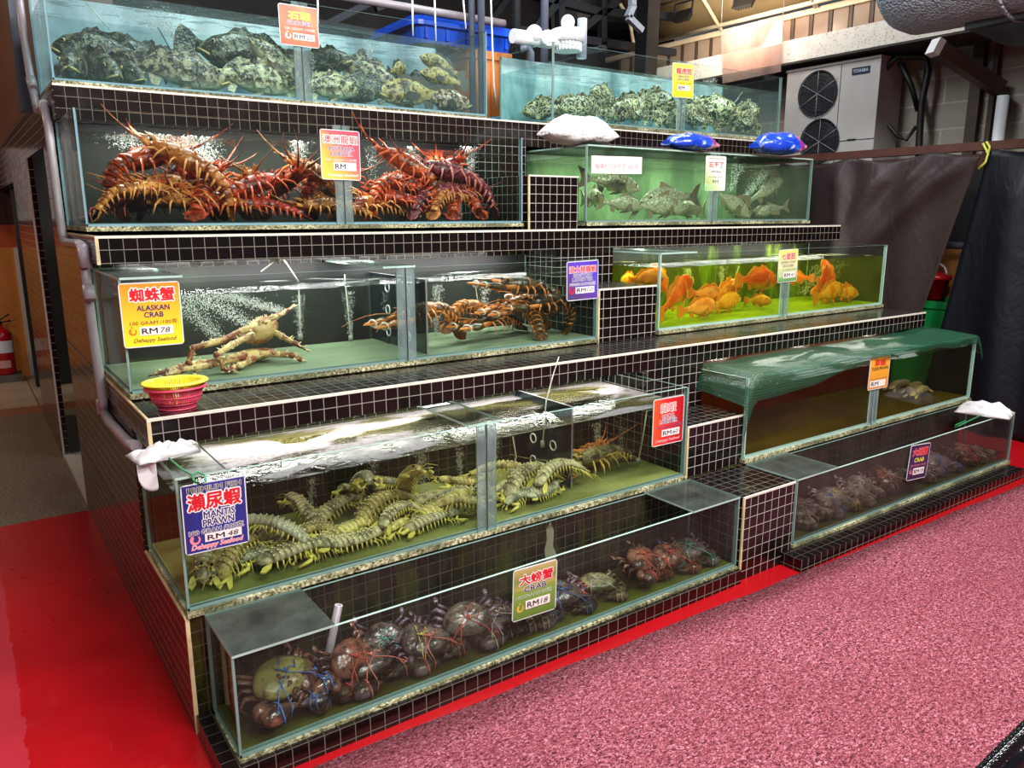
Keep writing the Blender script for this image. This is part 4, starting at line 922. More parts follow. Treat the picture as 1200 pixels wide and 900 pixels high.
CR = [('olive', 318, 810, 2.15, .19, 20, 0, -25, 'blue', 'large olive-backed crab with heavy purple claws at the lidded near end'), ('brown', 358, 792, 2.24, .15, 60, 0, -50, 'blue', 'brown crab propped upright, tied with blue twine, behind the olive one'), ('dark', 352, 820, 2.12, .14, -20, 0, -10, 'blue', 'dark crab low at the glass beneath the blue-tied brown one'),
      ('brown', 412, 775, 2.20, .16, 25, 0, -55, 'red', 'red-brown crab standing on edge in red twine beside the grey tube'), ('dark', 450, 760, 2.25, .15, -10, 0, -60, 'teal', 'grey-brown crab on edge tied with teal twine'), ('dark', 445, 800, 2.13, .17, 15, 0, -20, 'pink', 'dark purple crab with pink-tied claws lying at the glass'),
      ('dark', 485, 755, 2.24, .15, 30, 0, -40, 'yellow', 'dark crab crossed with yellow twine'), ('dark', 512, 775, 2.13, .16, 12, 0, -25, 'pink', 'shiny dark crab in red-pink twine at the glass, next to the yellow-tied one'), ('dark', 548, 745, 2.20, .17, -15, 0, -45, 'red', 'glossy black-backed crab facing out, red twine on one claw'),
      ('crust', 563, 724, 2.28, .15, 10, 0, -20, 'pink', 'crab crusted with pale orange growth, topmost of the middle heap'), ('dark', 592, 745, 2.14, .18, 5, 0, -12, 'pale', 'dark smooth-clawed crab left of the crab price card'), ('dark', 622, 745, 2.12, .15, -12, 0, -10, 'pale', 'dark crab directly under the crab price card'), ('pale', 612, 722, 2.28, .13, 30, 0, -10, 'pale', 'pale speckled crab half hidden behind the crab price card'),
      ('dark', 668, 708, 2.13, .16, -8, 0, -30, 'blue', 'dark crab tied with bright blue twine just past the crab price card'), ('brown', 668, 690, 2.26, .14, 30, 0, -15, 'pink', 'pink-tied reddish crab behind the bright blue one'), ('pale', 692, 683, 2.24, .15, -25, 0, -15, 'pale', 'pale greenish crab with one claw stretched over the weed'),
      ('brown', 752, 655, 2.20, .16, 25, 0, -25, 'red', 'red-brown crab nearest in the heap at the far end'), ('brown', 785, 652, 2.18, .16, -10, 0, -30, 'red', 'red-tied brown crab in the middle of the far end heap'), ('brown', 800, 640, 2.28, .15, 15, 0, -10, 'pink', 'reddish crab at the back of the far end heap'), ('dark', 826, 652, 2.18, .16, -12, 0, -25, 'teal', 'grey crab tied with teal twine in the far end corner')]
for k, px, py, y, W, yaw, pi_, ro, tw, lab in CR: crab(k, px, py, y, W*1.12, yaw, pi_, -ro*.9, tw, lab, 'crab', 'tied mud crabs in the near bottom tank')
CR2 = [('grey', 952, 602, 2.14, .17, 10, -15, 'pale', 'grey crab nearest the tiled pier in the hazy tank'), ('grey', 966, 582, 2.26, .15, -20, -25, 'yellow', 'grey crab tied with yellow twine at the back of the near heap'), ('grey', 985, 598, 2.13, .16, 15, -15, 'blue', 'grey crab tied with blue twine at the glass'),
       ('grey', 1002, 578, 2.24, .15, -10, -30, 'pale', 'grey crab in pale twine on top of the second heap'), ('grey', 1018, 585, 2.14, .15, 20, -15, 'pale', 'grey crab at the glass below the second heap'), ('brown', 1030, 573, 2.26, .14, 5, -25, 'pale', 'brown crab behind the second heap'), ('brown', 1050, 573, 2.16, .15, -12, -15, 'pale', 'brown crab on its own just before the purple card'),
       ('grey', 1086, 560, 2.16, .15, 10, -10, 'pale', 'grey crab under the purple card'), ('grey', 1108, 552, 2.14, .16, -5, -20, 'blue', 'grey crab tied with blue twine past the purple card'), ('brown', 1120, 542, 2.24, .16, 12, -25, 'red', 'reddish crab behind the blue-tied one past the purple card'), ('grey', 1138, 540, 2.20, .14, -15, -10, 'pale', 'grey crab second from the far end'), ('grey', 1158, 536, 2.18, .15, 8, -10, 'pale', 'grey crab at the far end below the hand net')]
for k, px, py, y, W, yaw, ro, tw, lab in CR2: crab(k, px, py, y, W*1.2, yaw, 0, -ro, tw, lab, 'crabr', 'tied crabs in the hazy bottom tank')

# ------------------------------------------------------------------ king crab, posed from its joints
SK_KING = m_spots('king_crab_shell', '#d8b87e', '#8a4a30', '#f0e0b8', 14, .44, fine=40, pf=.5, rough=.4); KING_TIP = plain('king_crab_leg_tip', '#7a3a2c', .35, var=.3, scale=20)
def king():
    m = MB(); P = lambda px, py, y: at(px, py, y=y)
    body = P(306, 388, 3.30)
    M = Euler((R(-20), R(-28), R(-10))).to_matrix()
    m.ell(body, (.078, .066, .05), 16, 10, 0, M)
    q = random.Random(4)
    for k in range(60):
        a, b = q.uniform(0, 2*PI), q.uniform(.1, 1.5); d = Vector((math.cos(a)*math.cos(b)*.088, math.sin(a)*math.cos(b)*.07, math.sin(b)*.045)); p = body + M @ d; nn = (M @ d).normalized()
        m.tube([p - nn*.004, p + nn*.014], [.007, .001], 5, 2)
    m.ell(P(296, 416, 3.28), (.10, .055, .026), 14, 8, 0, Euler((0, R(-4), 0)).to_matrix())
    legs = [[(290, 385, 3.22), (262, 398, 3.15), (226, 408, 3.12), (221, 425, 3.11), (233, 441, 3.10)], [(296, 392, 3.2), (272, 404, 3.12), (254, 416, 3.08), (262, 432, 3.08), (284, 440, 3.07)], [(288, 415, 3.2), (250, 424, 3.14), (215, 428, 3.12), (196, 435, 3.11), (174, 441, 3.10)],
            [(286, 418, 3.18), (246, 428, 3.12), (212, 434, 3.09), (196, 440, 3.08), (188, 444, 3.08)], [(312, 375, 3.34), (322, 372, 3.36), (333, 366, 3.4), (345, 358, 3.45)], [(316, 386, 3.28), (330, 394, 3.24), (345, 402, 3.2), (362, 412, 3.16)], [(305, 415, 3.24), (326, 415, 3.2), (341, 416, 3.18), (352, 421, 3.16), (357, 428, 3.15)], [(298, 420, 3.2), (282, 428, 3.14), (270, 432, 3.1), (262, 436, 3.08)]]
    for L in legs:
        pts = [P(*a) for a in L]; n = len(pts)
        for i in range(n-1):
            a, b = pts[i], pts[i+1]; r0 = lerp(.0165, .009, i/(n-1)); r1 = r0*.82 if i < n-2 else .003
            m.tube([a, lerp(a, b, .12), lerp(a, b, .85), b], [r0*.8, r0*.95, r1*.95, r1 if i == n-2 else r1*1.1], 8, 0 if i < n-2 else 1)
            if i < n-2: m.ell(b, (r0*.95,)*3, 8, 6, 1 if i else 0)
            for k in range(5):
                c = lerp(a, b, .2 + .15*k); d = Vector((q.uniform(-1, 1), q.uniform(-1, 0), q.uniform(-.2, 1))).normalized(); m.tube([c, c + d*(r0 + .013)], [.006, .001], 4, 2)
    z0 = min(v.z for v in m.v)
    o = Vector((body.x, body.y, 1.0))
    m.xf(lambda p: Vector((p.x, p.y, max(p.z, .998))) - o)
    ob = m.build('king_crab', [SK_KING, KING_TIP, plain('king_crab_spine', '#e4cfa0', .4)], None, o)
    tag(ob, 'pale long-legged king crab sprawled over the tank floor behind the yellow card', 'crab')
king()
# pale prawns on the floor of the net-covered tank
PR = m_spots('tiger_prawn_shell', '#a9a39c', '#6a655e', '#d2ccc4', 8, .38, fine=20, pf=.3)
pm = mantis_mesh('prawn_body', [PR, plain('prawn_leg', '#b5ab98', .4), plain('prawn_dot', '#bdb8ae', .4), M_EYE], .6, .1, 77)
for px, py, y, yaw, lab in ((1078, 467, 2.52, 5, 'pale grey prawn nearest the glass on the dim tank floor'), (1090, 464, 2.60, 10, 'pale grey prawn lying between two others on the dim tank floor'), (1098, 462, 2.70, 0, 'pale grey prawn farthest back on the dim tank floor')):
    put(pm, 'tiger_prawn', px, py, y, .30, yaw, 0, 0, lab, 'prawn', 'pale prawns under the green net', 'net')
# ------------------------------------------------------------------ lettering
_tc = {}
def text_geo(s, off=0.0, shear=0.0):
    key = (s, off, shear)
    if key in _tc: return _tc[key]
    c = bpy.data.curves.new('lettering', 'FONT'); c.body = s; c.size = 1.0; c.offset = off; c.shear = shear; c.resolution_u = 2; c.fill_mode = 'FRONT'
    o = bpy.data.objects.new('lettering', c); COL.objects.link(o)
    dg = bpy.context.evaluated_depsgraph_get(); dg.update()
    me = bpy.data.meshes.new_from_object(o.evaluated_get(dg))
    vs = [tuple(v.co[:2]) for v in me.vertices]; fs = [tuple(p.vertices) for p in me.polygons]
    bpy.data.objects.remove(o); bpy.data.curves.remove(c); bpy.data.meshes.remove(me)
    _tc[key] = (vs, fs); return vs, fs
def put_text(m, s, cx, cz, w, h, mi, depth=.0012, bold=.0, outline=None, shear=0.0, omi=0):
    vs, fs = text_geo(s, 0.0, shear)
    if not vs: return
    x0 = min(v[0] for v in vs); x1 = max(v[0] for v in vs); y0 = min(v[1] for v in vs); y1 = max(v[1] for v in vs)
    sx = w/(x1-x0); sy = h/(y1-y0); ox, oy = (x0+x1)/2, (y0+y1)/2
    def stamp(rad, n, k, d):
        for q in range(n):
            dx, dz = (math.cos(2*PI*q/n)*rad, math.sin(2*PI*q/n)*rad) if rad else (0, 0)
            m.add([(cx + (a-ox)*sx + dx, -d - q*.00001, cz + (b-oy)*sy + dz) for a, b in vs], fs, k)
    bd = max(0, bold)*h*1.1
    if outline: stamp(bd + outline*h*1.3, 10, omi, depth)
    stamp(bd, 6 if bd else 1, mi, depth + .0006)
def card_mat(name, stops, axis='z', noise=.0):
    t = NT(name); g = t.n('SeparateXYZ', None, i0=t.n('TexCoord').outputs['Generated'])
    f = g.outputs[2] if axis == 'z' else g.outputs[0]
    if axis == 'd': f = t.math('MULTIPLY', t.math('ADD', g.outputs[0], g.outputs[2]), .5)
    if noise: f = t.math('ADD', f, t.math('MULTIPLY', t.math('SUBTRACT', t.noise(3, t.n('TexCoord').outputs['Generated'], 2), .5), noise))
    return t.done(t.bsdf(Base_Color=t.ramp(f, stops), Roughness=.35))
def flat(name, c, r=.4): return plain(name, c, r, var=.0)
INK = {k: flat('print_' + k, c) for k, c in dict(white='#f3f0ec', red='#d2202a', navy='#25206a', black='#151214', yellow='#f2ea3a', brown='#7a4a2a', pink='#f08a94', pinkpale='#f6d8dc', purple='#3a2a86', orange='#e8742a', green='#4c8a3a', gold='#d8b84a').items()}
INKN = list(INK)
def ink(k): return 2 + INKN.index(k)
def sign(label, quad, y, stops, items, axis='z', noise=0.0, slip=None, border=None, name='price_card', cat='price card', group='price cards on the tanks', logo=None):
    TL, TR, BR, BL = [at(*q, y=y) for q in quad]
    u = ((TR-TL) + (BR-BL))/2; v = ((TL-BL) + (TR-BR))/2
    W, H = u.length, v.length
    ang = math.atan2(u.z, u.x)
    o = empty(name, (TL+TR+BR+BL)/4 - u/2 - v/2, (0, -ang, 0)); tag(o, label, cat, group)
    m = MB(); r = min(W, H)*.06
    def rr(x0, x1, z0, z1, r): 
        pts = []
        for cx, cz, a in ((x1-r, z0+r, -90), (x1-r, z1-r, 0), (x0+r, z1-r, 90), (x0+r, z0+r, 180)):
            for k in range(4): b = R(a + 30*k); pts.append((cx + r*math.cos(b), 0, cz + r*math.sin(b)))
        return pts
    b = border if border is not None else .02*W
    m.sheet([Vector(p) + Vector((0, .0005, 0)) for p in rr(-b, W+b, -b, H+b, r)], .002, 1)
    m.add([(0, -.0008, 0), (W, -.0008, 0), (W, -.0008, H), (0, -.0008, H)], [(0, 1, 2, 3)], 0)
    for it in items:
        s, cx, cz, w, h, c = it[:6]; kw = it[6] if len(it) > 6 else {}
        kw = dict(kw)
        if 'omi' in kw: kw['omi'] = ink(kw['omi'])
        put_text(m, s, cx*W, cz*H, w*W, h*H, ink(c), **kw)
    if logo:
        lx, lz, lr, lc = logo
        P = [Vector((lx*W + math.cos(R(a))*lr*W, -.0016, lz*H + math.sin(R(a))*lr*W)) for a in range(120, 431, 26)]
        n = len(P)
        for i in range(n-1):
            wd = lr*W*lerp(.55, .18, i/n); c = Vector((lx*W, -.0016, lz*H)); a, bb = P[i], P[i+1]
            da, db = (a-c).normalized(), (bb-c).normalized()
            m.add([a - da*wd, bb - db*wd, bb + db*wd*.4, a + da*wd*.4], [(0, 1, 2, 3)], ink(lc))
        c = Vector((lx*W - lr*W*.3, -.0016, lz*H + lr*W*1.35))
        m.add([c + Vector((-.25*lr*W, 0, -.2*lr*W)), c + Vector((.35*lr*W, 0, -.3*lr*W)), c + Vector((.1*lr*W, 0, .5*lr*W))], [(0, 1, 2)], ink(lc))
    m.build('card', [card_mat('card_print', stops, axis, noise), flat('laminate', '#d9dade', .2)] + [INK[k] for k in INKN], o)
    if slip:
        x0, x1, z0, z1, txt = slip
        q = MB(); q.box(x0*W, x1*W, -.0024, -.0012, z0*H, z1*H, 0)
        for s, cx, w, c, kw in txt: put_text(q, s, cx*W, (z0+z1)/2*H, w*W, (z1-z0)*H*.62, 1 if c == 'black' else 2, .0027, **kw)
        q.build('price_slip', [flat('slip_paper', '#f1e4e4', .6), INK['black'], flat('pen_ink', '#2a262c')], o)
    return o
OW = dict(outline=.055, omi='white', bold=.02)
OB = dict(outline=.07, omi='white', bold=.012)
F100 = '100 GRAM /100克'
RM = lambda n, b=.02: [('RM', .58, .2, 'black', dict(bold=b))]
def rm(x0, x1, num):
    w = x1 - x0
    out = [('RM', x0 + w*.30, w*.46, 'black', dict(bold=.02))]
    if num: out.append((num, x0 + w*.76, w*.30, 'pen', dict(bold=-.012, shear=.15)))
    return out
def slip(x0, x1, z0, z1, num): return (x0, x1, z0, z1, rm(x0, x1, num))
sign('red-orange grouper price card on the long top-row tank', [(327, 4), (371, 11), (374, 56), (329, 51)], 4.105,
     [(0, '#d83a20'), (.35, '#e8682a'), (.55, '#dd4424'), (.75, '#ea7a30'), (1, '#d2342a')],
     [('石斑', .52, .76, .58, .19, 'yellow', dict(outline=.05, omi='gold', bold=.03)), ('GROUPER', .52, .57, .66, .10, 'navy', OW), (F100, .52, .42, .80, .08, 'pinkpale', dict(bold=.01))], 'd', .3, slip(.32, .90, .14, .31, '20'), logo=(.2, .23, .07, 'pinkpale'))
sign('pink and yellow spiny lobster price card with four characters on the second tier', [(377, 152), (422, 155), (422, 211), (378, 209)], 3.586,
     [(0, '#f3dd62'), (.3, '#f3b24a'), (.6, '#ea5a62'), (1, '#d8385a')],
     [('澳洲龍蝦', .5, .82, .90, .17, 'red', OB), ('AUSTRALIA', .52, .635, .68, .085, 'navy', OW), ('LOBSTER', .52, .525, .58, .085, 'navy', OW), (F100, .52, .40, .8, .06, 'pinkpale', dict(bold=.01)), ('Dehappy Seafood', .55, .08, .8, .07, 'white', dict(bold=.02, shear=.2))], 'd', .25, slip(.30, .90, .18, .35, ''))
sign('large yellow king crab price card at the near corner of the middle tier', [(139, 333), (208, 331), (215, 401), (147, 408)], 2.966,
     [(0, '#f6e431'), (.45, '#f6c030'), (1, '#f0862c')],
     [('蜘蛛蟹', .53, .82, .76, .21, 'red', dict(outline=.06, omi='white', bold=.035)), ('ALASKAN', .53, .61, .56, .085, 'navy', dict(bold=.03)), ('CRAB', .53, .50, .33, .085, 'navy', dict(bold=.03)), (F100, .52, .375, .82, .075, 'brown', dict(bold=.005)), ('Dehappy Seafood', .52, .085, .74, .085, 'brown', dict(bold=.012, shear=.25))], 'z', .1, slip(.26, .84, .17, .31, '78'), logo=(.15, .24, .06, 'orange'))
sign('purple clawed lobster price card by the far end of the middle left tank', [(666, 308), (702, 305), (700, 349), (665, 352)], 2.966,
     [(0, '#4a4248'), (.35, '#5a3a9a'), (.7, '#5a44c0'), (1, '#3a2a9a')],
     [('波士頓龍蝦', .5, .80, .88, .17, 'red', dict(outline=.06, omi='pinkpale', bold=.02)), ('BOSTON', .5, .64, .6, .085, 'navy', OB), ('LOBSTER', .5, .53, .68, .085, 'navy', OB), ('100GRAM/100克', .5, .41, .84, .085, 'navy', OB), ('Dehappy Seafood', .55, .07, .7, .05, 'brown', dict(shear=.2))], 'd', .2, slip(.26, .88, .16, .33, '10'), logo=(.14, .25, .08, 'red'))
sign('navy blue mantis prawn price card on the near corner of its tank', [(209.5, 572), (283, 558.5), (291, 634), (219, 650)], 2.346,
     [(0, '#2a2a78'), (.5, '#27348a'), (1, '#2c2e7c')],
     [('PREMIUM FISH', .51, .925, .86, .075, 'black', OW), ('瀬尿蝦'.replace('瀬', '瀨'), .5, .74, .84, .24, 'red', dict(outline=.06, omi='white', bold=.035)), ('MANTIS', .56, .535, .50, .10, 'navy', dict(outline=.09, omi='white', bold=.03)), ('PRAWN', .54, .415, .50, .10, 'navy', dict(outline=.09, omi='white', bold=.03)), (F100, .50, .295, .88, .085, 'navy', OW), ('Dehappy Seafood', .50, .065, .84, .095, 'pink', dict(outline=.035, omi='pinkpale', bold=.015, shear=.25))], 'x', .15, slip(.30, .90, .13, .25, '48'), logo=(.15, .19, .075, 'pink'))
sign('bright red spiny lobster price card on the far end of the mantis prawn tank', [(767, 469), (802, 464), (799, 515), (764.5, 524)], 2.346,
     [(0, '#ee5a30'), (.4, '#dd2a2a'), (1, '#a8101e')],
     [('龍蝦', .48, .80, .52, .20, 'red', dict(outline=.05, omi='white', bold=-.005)), ('LOCAL', .5, .61, .42, .09, 'navy', OB), ('LOBSTER', .5, .50, .58, .09, 'navy', OB), (F100, .52, .385, .86, .07, 'navy', dict(outline=.03, omi='pink')), ('Dehappy Seafood', .5, .08, .8, .08, 'pink', dict(outline=.03, omi='pinkpale', shear=.2))], 'x', .2, slip(.28, .88, .17, .32, '60'))
sign('olive green crab price card with rounded corners hanging before the front crab tank', [(601, 671), (651, 656), (650, 713), (601, 728)], 2.046,
     [(0, '#5a7a2e'), (.45, '#7d9a40'), (.56, '#8a9a4a'), (.6, '#b0a458'), (.75, '#7a8a40'), (1, '#c8ac70')],
     [('大螃蟹', .52, .78, .78, .20, 'red', dict(outline=.06, omi='white', bold=.035)), ('CRAB', .50, .585, .52, .11, 'navy', OW), ('100GRAM/100克', .48, .44, .84, .09, 'green', dict(outline=.04, omi='white')), ], 'z', .1, slip(.28, .86, .17, .34, '18'), logo=(.16, .22, .07, 'gold'))
sign('small yellow grouper price card on the short top-row tank', [(790, 74), (814, 76), (812, 115), (788, 113)], 4.105,
     [(0, '#f2d92e'), (.5, '#f7ea4e'), (1, '#f4e36a')],
     [('龍虎斑', .54, .78, .74, .18, 'red', dict(outline=.05, omi='pinkpale', bold=.02)), ('DRAGON', .5, .62, .5, .065, 'purple', dict(outline=.03, omi='white', bold=.02)), ('GROUPER', .5, .53, .58, .065, 'purple', dict(outline=.03, omi='white', bold=.02)), (F100, .52, .42, .74, .05, 'brown', {})], 'z', .05, slip(.24, .84, .20, .36, ''), logo=(.13, .25, .06, 'gold'))
sign('white paper notice with a line of red characters on the green tank', [(693, 182.5), (752, 184), (752, 204), (693, 203)], 3.546, [(0, '#f6f3f2'), (1, '#fbf8f8')],
     [('每條約1200克至1800克', .5, .42, .86, .32, 'pink', dict(bold=.015))], 'z', 0, None, .0, 'paper_notice', 'notice', None)
sign('tall white and green fish price card on the green tank', [(828, 183), (851, 184), (849, 223), (826.5, 223)], 3.546,
     [(0, '#7cc860'), (.3, '#c8e2a8'), (.5, '#eef0e4'), (1, '#f0ece4')],
     [('PREMIUM FISH', .5, .94, .8, .045, 'brown', {}), ('忘不了', .5, .76, .74, .17, 'red', dict(outline=.03, omi='pinkpale', bold=.02)), ('EMPURAU', .52, .55, .5, .06, 'navy', dict(bold=.01)), (F100, .5, .40, .7, .05, 'brown', {}), ('RM', .5, .26, .3, .08, 'black', dict(bold=.01))], 'd', .2, None, logo=(.16, .28, .08, 'gold'))
sign('small white-and-yellow seven-star grouper price card on the yellow tank', [(913, 294), (936, 292), (932.5, 328.5), (912, 331)], 2.966,
     [(0, '#3f8a4a'), (.25, '#a8c87a'), (.5, '#e8e4a8'), (1, '#e9d86a')],
     [('七星斑', .5, .80, .74, .20, 'red', dict(outline=.04, omi='pinkpale', bold=.02)), ('SEVEN STAR', .5, .615, .78, .08, 'navy', dict(outline=.03, omi='white', bold=.01)), ('GROUPER', .5, .50, .62, .08, 'navy', dict(outline=.03, omi='white', bold=.01)), (F100, .55, .38, .76, .06, 'purple', dict(outline=.03, omi='white'))], 'z', .1, slip(.26, .92, .11, .30, '41'), logo=(.13, .22, .06, 'pinkpale'))
sign('small orange prawn price card on the net-covered tank', [(1019.5, 419), (1043, 416), (1039, 452.5), (1017.5, 457.5)], 2.346,
     [(0, '#d98a2a'), (.5, '#e8a030'), (1, '#f0a838')],
     [('草蝦', .5, .80, .56, .20, 'red', dict(outline=.03, omi='orange', bold=.02)), ('TIGER PRAWN', .5, .62, .86, .10, 'black', dict(bold=.01)), (F100, .5, .30, .8, .05, 'brown', {})], 'z', .1, slip(.06, .86, .06, .26, ''))
sign('dark purple crab price card hanging before the hazy far crab tank', [(1066.5, 523), (1089, 520), (1084, 558), (1062.5, 563.5)], 2.041,
     [(0, '#33183e'), (.5, '#3c2058'), (1, '#2e1a44')],
     [('大螃蟹', .52, .80, .8, .22, 'red', dict(outline=.05, omi='pink', bold=.02)), ('CRAB', .50, .56, .5, .12, 'yellow', dict(bold=.03)), (F100, .5, .41, .8, .08, 'pink', {})], 'z', .05, slip(.26, .84, .13, .32, '18'), logo=(.14, .24, .06, 'pink'))
# ------------------------------------------------------------------ things on and around the stand
def single(name, mb, mats, label, cat, loc=None, group=None, kind=None):
    if loc is not None:
        o = Vector(loc); mb.xf(lambda p: p - o)
    ob = mb.build(name, mats, None, loc); return tag(ob, label, cat, group, kind)
# PVC drain pipe along the left flank
PX = .421
pts = [at(px, py, x=PX) for px, py in ((20, -25), (28, 40), (37, 98), (44, 128))]
pp = MB(); pp.tube(pts, .0185, 12)
q2 = [at(52, 122, x=PX), at(57, 150, x=PX), at(65, 215, x=PX), at(72.5, 270, x=PX), at(75, 281, x=PX)]
pp.tube([pts[-1], lerp(pts[-1], q2[0], .4) + Vector((0, 0, -.015)), q2[0]], .021, 12); pp.tube(q2, .0185, 12)
q3 = [at(98, 290, x=PX), at(104, 350, x=PX), at(112, 410, x=PX), at(121, 470, x=PX), at(122, 482, x=PX)]
pp.tube([q2[-1], at(78, 285, x=PX), at(92, 286, x=PX), q3[0]], .0195, 12); pp.tube(q3, .0185, 12)
q4 = [q3[-1], at(128, 494, x=PX), at(152, 520, x=PX), at(160, 523, x=PX)]
pp.tube(q4, .0185, 12)
for a, b in ((at(97, 287, x=PX), at(101, 315, x=PX)), (at(103, 335, x=PX), at(106, 352, x=PX)), (at(119, 468, x=PX), at(122, 486, x=PX)), (at(51, 120, x=PX), at(54, 136, x=PX)), (at(36, 92, x=PX), at(39, 104, x=PX))): pp.tube([a, b], .0225, 12)
single('drain_pipe', pp, [M_GREYPVC], 'jointed grey plastic drain pipe running down the left flank of the stand', 'pipe', (PX, 3.6, 1.2))
# nested colanders
def colander(name, mat, c, r, h, label, rk=1.0):
    o = empty(name, c); tag(o, label, 'basket')
    b = MB(); n = 72
    prof = [(.62, 0), (.70, .02), (.80, h*.35), (.90, h*.75), (.94, h*.92)]
    for j in range(n):
        a0, a1 = 2*PI*j/n, 2*PI*(j+.66)/n
        q = []
        for k, z in prof: q.append([(math.cos(a)*r*k*1.0, math.sin(a)*r*k*.86, z) for a in (a0, a1)] + [(math.cos(a)*(r*k-.003), math.sin(a)*(r*k-.003)*.86, z) for a in (a1, a0)])
        b.loft(q, 0, True, False)
    ring = lambda k, z, rr: b.tube([(math.cos(2*PI*j/40)*r*k, math.sin(2*PI*j/40)*r*k*.86, z) for j in range(41)], rr, 6)
    ring(.70, .02, .0035); ring(.86, h*.58, .002); ring(.94, h*.93, .004)
    b.loft([[(math.cos(2*PI*j/40)*r*.64, math.sin(2*PI*j/40)*r*.64*.86, z) for j in range(40)] for z in (0, .004)], 0)
    b.build('bowl', [mat], o)
    rm_ = MB(); N = 44; rg = []
    for j in range(N):
        a = 2*PI*j/N; c_, s_ = math.cos(a), math.sin(a)*.86
        rg.append([(c_*r*k, s_*r*k, z) for k, z in ((.93, h*.94), (.93, h), (1.02*rk, h), (1.06*rk, h*.95), (1.05*rk, h*.90), (.98, h*.92))])
    rg.append(rg[0]); rm_.loft(rg, 0, False, True); rm_.build('rim', [mat], o)
BK = Vector((.562, 2.775, .961))
colander('colander', plain('red_plastic', '#dd4a66', .35, var=.1), BK, .096, .078, 'red plastic colander under the yellow one on the ledge corner')
colander('colander', plain('yellow_plastic', '#f3e23a', .35, var=.08), BK + Vector((0, 0, .018)), .089, .078, 'yellow plastic colander nested in the red one on the ledge corner', 1.14)
sc = MB(); q = random.Random(2)
sc.ell((0, 0, 0), (.030, .022, .014), 12, 8)
sc.xf(lambda p: p + Vector((q.uniform(-1, 1), q.uniform(-1, 1), q.uniform(-1, 1)))*.005)
single('paper_scrap', sc, [M_WHITEP], 'crumpled white scrap lying inside the yellow colander', 'scrap').location = BK + Vector((.02, -.01, .042))
# hand nets
M_WIRE = plain('galvanised_wire', '#9a9a94', .35, .7); M_GWIRE = plain('green_coated_wire', '#1f8a52', .35)
def m_mesh(name, c, sc, hole=.5, rough=.6):
    t = NT(name); p = t.pos()
    w1 = t.n('TexWave', {'bands_direction': 'X'}, Vector=p, Scale=sc).outputs[0]; w2 = t.n('TexWave', {'bands_direction': 'Y'}, Vector=p, Scale=sc).outputs[0]; w3 = t.n('TexWave', {'bands_direction': 'Z'}, Vector=p, Scale=sc).outputs[0]
    mx = t.math('MAXIMUM', t.math('MAXIMUM', w1, w2), t.math('MULTIPLY', w3, .9)); f = t.math('GREATER_THAN', mx, hole)
    b = t.bsdf(Base_Color=c, Roughness=rough)
    return t.done(t.n('MixShader', None, i0=f, i1=t.n('BsdfTransparent').outputs[0], i2=b.outputs[0]))
def m_netw(name, c, a):
    t = NT(name); tl = t.n('BsdfTranslucent', None, Color=c); b = t.bsdf(Base_Color=c, Roughness=.7)
    s1 = t.n('MixShader', None, i0=.3, i1=b.outputs[0], i2=tl.outputs[0])
    return t.done(t.n('MixShader', None, i0=a, i1=t.n('BsdfTransparent').outputs[0], i2=s1.outputs[0]))
def m_strand(name, c):
    t = NT(name); g = t.n('NewGeometry'); p = g.outputs['Position']; nz = t.math('ABSOLUTE', t.n('SeparateXYZ', None, i0=g.outputs['Normal']).outputs[2])
    wz = t.n('TexWave', {'bands_direction': 'Z'}, Vector=p, Scale=22.0, Distortion=1.2, Detail_Scale=.4).outputs[0]; wx = t.n('TexWave', {'bands_direction': 'X'}, Vector=p, Scale=26.0).outputs[0]; wy = t.n('TexWave', {'bands_direction': 'Y'}, Vector=p, Scale=26.0).outputs[0]
    f = t.math('MULTIPLY', t.math('POWER', wz, 3.0), t.math('SUBTRACT', 1.0, nz)); f2 = t.math('MULTIPLY', t.math('POWER', t.math('MAXIMUM', wx, wy), 4.0), nz)
    a = t.math('ADD', .24, t.math('MULTIPLY', t.math('ADD', f, f2), .5), None, True)
    b = t.bsdf(Base_Color=c, Roughness=.5)
    return t.done(t.n('MixShader', None, i0=a, i1=t.n('BsdfTransparent').outputs[0], i2=b.outputs[0]))
M_NETW = m_netw('white_net', '#f0eef2', .82)
def hand_net(label, quad, z, sag, handle, seed):
    Q = [at(*p, z=zz) for p, zz in zip(quad, z)]
    o = empty('hand_net', Q[0]); tag(o, label, 'hand net', 'hand nets left on the tanks')
    f = MB(); f.tube(Q + [Q[0]], .003, 6); f.xf(lambda p: p - Q[0]); f.build('wire_frame', [M_WIRE], o)
    rr = random.Random(seed); ph = [rr.uniform(0, 6) for _ in range(6)]
    n = MB()
    def P(u, v):
        p = lerp(lerp(Q[0], Q[1], u), lerp(Q[3], Q[2], u), v)
        e = (u*(1-u)*v*(1-v))**.5*4
        wv = 1.1*abs(math.sin(u*7 + ph[0] + v*4)) - .6*abs(math.sin(v*6 + ph[1] - u*9)) + math.sin(u*23 + v*13 + ph[2])*.22
        return p + Vector((0, 0, e*.5*(sag*(.55 + .6*wv)) + .001)) - Q[0]
    n.grid(P, 30, 14, 0, .0012)
    n.build('net_bag', [M_NETW], o)
    H = [at(*p, z=zz) - Q[0] for p, zz in handle]
    h = MB(); h.tube(H, .0035, 6); h.build('handle', [M_GWIRE], o, None).__setitem__('label', 'green coated wire handle')
    return o
HN = hand_net('white hand net draped over the near corner of the mantis prawn tank', [(147, 534), (231, 519), (235, 529), (164, 546)], (.86, .90, .87, .858), .07,
         [((198, 537), .865), ((212, 549), .856), ((226, 557), .852), ((227, 563), .851), ((234, 568), .850), ((241, 564), .850), ((240, 557), .851), ((232, 553), .852), ((226, 557), .853)], 5)
pc = MB(); PB = [at(164, 544, z=.857), at(204, 538, z=.865)]
